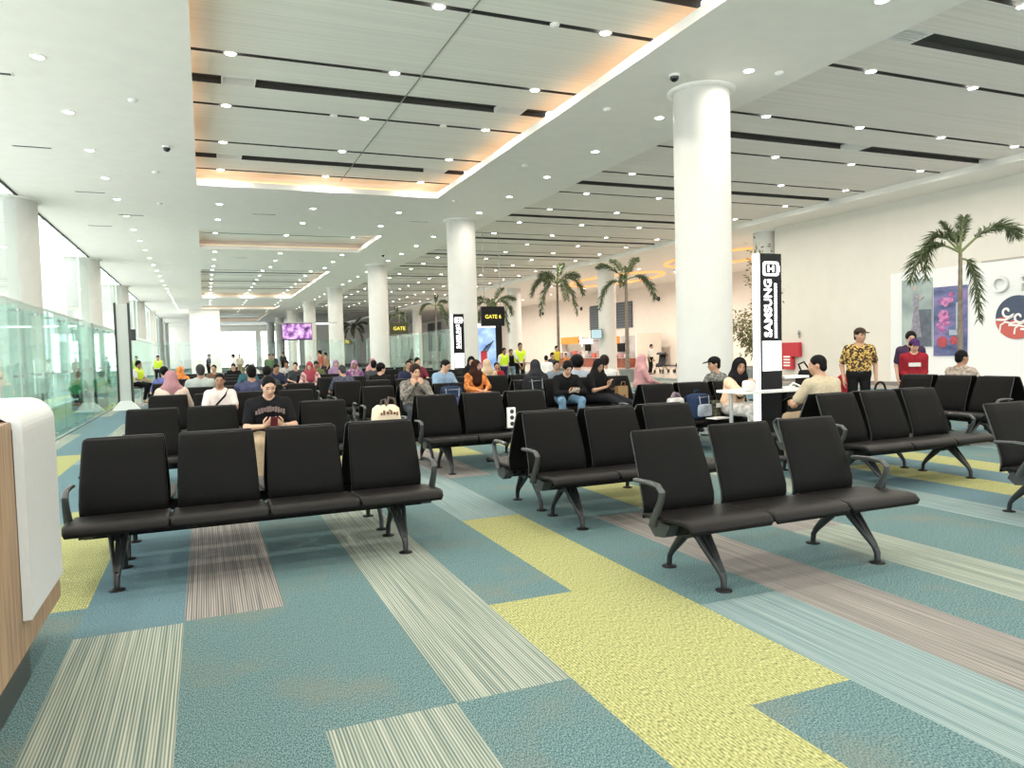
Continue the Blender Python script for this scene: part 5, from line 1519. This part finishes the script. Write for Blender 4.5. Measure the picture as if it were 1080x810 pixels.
for (x, y, lab, sh_, tr_) in ((4.7, 33.0, 'person in a red top standing down the aisle between the columns', cloth('brick', (.30, .09, .07)), navy_c), (5.3, 35.5, 'tall person in brown standing beyond the red-topped one', cloth('tan', (.25, .15, .10)), black_c),
                              (2.9, 38.0, 'person in green standing under the television', cloth('leaf', (.10, .16, .09)), dkgrey), (1.4, 40.0, 'person in white standing near the television pole', white_c, navy_c), (3.6, 44.0, 'person in grey standing just before the glass across the hall', dkgrey, black_c),
                              (0.2, 52.0, 'person in a dark top walking behind the glass across the hall', navy_c, black_c), (2.2, 54.0, 'person in pale clothes walking behind the glass, under the far window', cream_c, khaki), (5.0, 53.0, 'person in black walking behind the glass, near the fourth column', black_c, black_c)):
    person(lab, x, y, rng.uniform(-2, 2), stand=True, s=rng.uniform(.95, 1.04), shirt=sh_, trousers=tr_, vox=.036, face=False)

# ---------------------------------------------------------------- bags and things left on the seats
def rounded_bag(m, w, d, h, n=20, e=.55, mi=0):
    """pillow-sided bag: superellipse rings"""
    prof = [(.88, 0), (.97, .03), (1, .12), (1, .5), (.97, .8), (.88, .95), (.60, 1.0)]
    vs = []
    for (s_, t) in prof:
        for k in range(n):
            a = 2 * PI * k / n
            c, s2 = math.cos(a), math.sin(a)
            vs.append((w * s_ * abs(c) ** e * (1 if c >= 0 else -1), d * s_ * abs(s2) ** e * (1 if s2 >= 0 else -1), h * t))
    L = len(prof)
    m.add(vs, [(j*n+i, j*n+(i+1)%n, (j+1)*n+(i+1)%n, (j+1)*n+i) for j in range(L-1) for i in range(n)], mi, True)
    m.add(vs[:n], [tuple(reversed(range(n)))], mi); m.add(vs[-n:], [tuple(range(n))], mi)
    return m
SEATZ = .462
def backpack(x, y, z, rz, col, col2, label, w=.16, d=.11, h=.44, tilt=0):
    b = thing('backpack', label, 'backpack', (x, y, z), rz)
    rounded_bag(MB(), w, d, h).build('main_compartment', col, b)
    o = rounded_bag(MB(), w * .8, .05, h * .5).build('front_pocket', col2, b); o.location = (0, -d * .95, .03)
    m = MB(); m.tube([(-.05, .02, h * .97), (-.04, .02, h + .05), (.04, .02, h + .05), (.05, .02, h * .97)], .010, 6); m.build('top_handle', col, b)
    for s_ in (-1, 1):
        MB().tube([(s_*.09, d * .9, h * .93), (s_*.10, d + .06, h * .75), (s_*.10, d + .05, h * .35), (s_*.11, d * .9, h * .08)], .018, 6, flat=.5).build('shoulder_strap', col, b)
        MB().tube([(s_*w*.55, -d*1.02, h*.60), (s_*w*.6, -d*.9, h*.93)], .008, 6).build('compression_strap', mat('strap_grey', (.3, .32, .35), .7), b)
    m = MB(); m.tube([(-w*.75, -d*.75, h*.86), (0, -d*1.06, h*.88), (w*.75, -d*.75, h*.86)], .006, 6); m.build('zip', steel, b)
    return b
bp_navy = cloth('pack_navy', (.022, .035, .075)); bp_pale = cloth('pack_pale', (.30, .34, .40), .3, 10); bp_black = cloth('pack_black', (.016, .017, .02))
backpack(6.42, 8.66, SEATZ, .25, bp_navy, bp_pale, 'navy and grey backpack sitting on the bench beside the woman in black and peach', .17, .12, .34)
backpack(5.38, 12.02, SEATZ, .2, bp_black, cloth('pack_slate', (.05, .065, .075)), 'black and slate backpack on the seat next to the man in jeans', .19, .13, .54)
backpack(3.84, 12.0, SEATZ, -.1, bp_navy, cloth('pack_blue', (.045, .065, .14), .6, 30), 'dark blue patterned backpack on the seat beside the camouflage jacket', .19, .12, .44)
b = thing('soft_bag', 'crumpled pale grey soft bag slumped behind the navy and grey backpack', 'bag', (6.10, 8.74, SEATZ), .1)
rounded_bag(MB(), .13, .10, .30, e=.8).build('pouch', cloth('soft_grey', (.42, .40, .40), .3, 12), b)
MB().tube([(-.08, 0, .27), (-.03, -.02, .36), (.05, .01, .34), (.09, 0, .27)], .03, 8).build('crumpled_neck', cloth('soft_mauve', (.16, .13, .15)), b)
b = thing('camera_bag', 'small camouflage bag next to the navy and grey backpack', 'bag', (6.68, 8.62, SEATZ), .2)
rounded_bag(MB(), .075, .07, .24).build('pouch', cloth('camo_green', (.07, .07, .05), .9, 26), b)
MB().box((-.05, -.08, .14), (.05, -.068, .20)).build('badge', white_c, b); MB().tube([(-.05, 0, .23), (-.04, 0, .30), (.04, 0, .30), (.05, 0, .23)], .008, 6).build('handle', black_c, b)
m = MB(); m.box((-.14, -.10, 0), (.14, .10, .012)); m.box((-.13, -.095, .012), (.12, .095, .018))
o = m.build('booklet', mat('paper_white', (.70, .69, .66), .8)); o.location = (6.60, 8.44, SEATZ - .005); o.rotation_euler = (0, 0, .2)
tag(o, 'white booklet lying on the front of the seat by the navy and grey backpack', 'booklet')
t = thing('travel_bag', 'cream holdall with brown printed figures standing behind the last of the four front seats', 'bag', (1.46, 6.47, SEATZ), .12)
cream_bag = mat('bag_cream', (.60, .50, .36), .7, var=.12, scale=9)
rounded_bag(MB(), .125, .085, .575, e=.4).build('body', cream_bag, t)
m = MB()
for (x_, z_, w_, h_) in ((-.045, .515, .007, .020), (-.012, .51, .009, .012), (.02, .515, .006, .018), (.05, .505, .008, .010), (-.07, .505, .005, .010), (.005, .535, .006, .006), (.075, .50, .004, .016)):
    m.box((x_ - w_, -.094, z_ - h_), (x_ + w_, -.080, z_ + h_))
m.build('printed_figure', mat('bag_brown', (.14, .055, .03), .7), t)
m = MB()
for q in range(9): m.box((-.10 + q * .022, -.0925, .425), (-.088 + q * .022, -.082, .437))
m.build('print_line', mat('bag_tan', (.42, .22, .10), .7), t)
m = MB(); m.tube([(-.06, -.03, .56), (-.05, -.04, .62), (-.02, -.05, .63), (-.01, -.05, .56)], .010, 6); m.tube([(.02, .02, .57), (.04, .02, .64), (.09, .02, .62), (.10, .02, .56)], .012, 6); m.build('handle', mat('handle_brown', (.05, .03, .02), .5), t)
pb = thing('paper_bag', 'brown paper carrier bag on the seat beside the woman stretching her legs', 'bag', (7.17, 12.0, SEATZ), .15)
m = MB(); a, h = .115, .30
m.add([(-a, -.06, 0), (a, -.06, 0), (a, .06, 0), (-a, .06, 0), (-a, -.055, h), (a, -.055, h), (a, .055, h), (-a, .055, h), (-a*.96, 0, h*.55), (a*.96, 0, h*.55)],
      [(0, 3, 2, 1), (0, 1, 5, 4), (2, 3, 7, 6), (1, 9, 5), (1, 2, 9), (2, 6, 9), (5, 9, 6), (3, 0, 8), (0, 4, 8), (4, 7, 8), (7, 3, 8)])
m.build('bag_body', mat('kraft_paper', (.36, .22, .10), .8, var=.1, scale=12), pb)
m = MB(); m.tube([(-.05, -.055, h), (-.04, -.06, h + .08), (.04, -.06, h + .08), (.05, -.055, h)], .005, 6); m.build('twine_handle', mat('twine', (.30, .18, .08), .8), pb)
MB().box((.01, -.0665, .10), (.05, -.058, .14)).build('printed_mark', mat('kraft_dark', (.14, .07, .03), .8), pb)
hb2 = thing('handbag', 'black handbag with an arched handle behind the bench in front of the batik man', 'bag', (7.46, 6.50, SEATZ), PI)
rounded_bag(MB(), .17, .08, .44).build('pouch', black_c, hb2)
MB().tube([(.085 * math.cos(a), 0, .43 + .10 * math.sin(a)) for a in [R(10 * k) for k in range(19)]], .013, 8).build('handle', black_c, hb2)
dj = thing('shoulder_bag', 'black shoulder bag slumped on the bar table behind the tower', 'bag', (7.63, 7.86, .892), .3)
rounded_bag(MB(), .15, .075, .22, e=.8).build('pouch', black_c, dj); MB().tube([(-.12, 0, .2), (-.16, .02, .30), (0, .03, .33), (.12, .0, .2)], .012, 6).build('strap', black_c, dj)
wc = thing('white_carrier', 'crumpled white carrier bag on the bar table by the smiling woman', 'bag', (6.40, 7.56, .895), .4)
rounded_bag(MB(), .13, .07, .13, e=.9).build('wrapped_bundle', mat('bag_white', (.68, .66, .64), .6, bump=.4, scale=18), wc); MB().ball((.02, -.02, .11), (.07, .05, .045)).build('bread', mat('bread_tan', (.42, .28, .17), .7), wc)
oc = thing('drink_cup', 'orange drink carton on the seat beside the smiling man', 'carton', (-.18, 9.60, SEATZ), 0)
m = MB(); m.box((-.05, -.035, 0), (.05, .035, .13)); m.build('carton', mat('carton_orange', (.50, .14, .07), .5), oc, bevel=.004)
m = MB(); m.prism([(-.035, .13), (.035, .13), (0, .17)], -.05, .05); m.build('gable_top', mat('carton_orange', (.50, .14, .07), .5), oc)
# power socket strip hung on the end of the second row bench
ps = thing('power_outlet', 'white three-socket power strip between two seat backs of the second row', 'power outlet', (3.67, 8.93, 0))
m = MB(); m.box((-.055, -.025, .475), (.055, .025, .74)); m.build('faceplate', white_plastic, ps, bevel=.006)
for q in range(3):
    m = MB(); m.tube([(0, -.026, .69 - .08 * q), (0, -.030, .69 - .08 * q)], .028, 16); m.build('socket', black_metal, ps)
m = MB(); m.box((-.07, -.05, .465), (.07, .05, .478)); m.build('mount_plate', black_metal, ps)
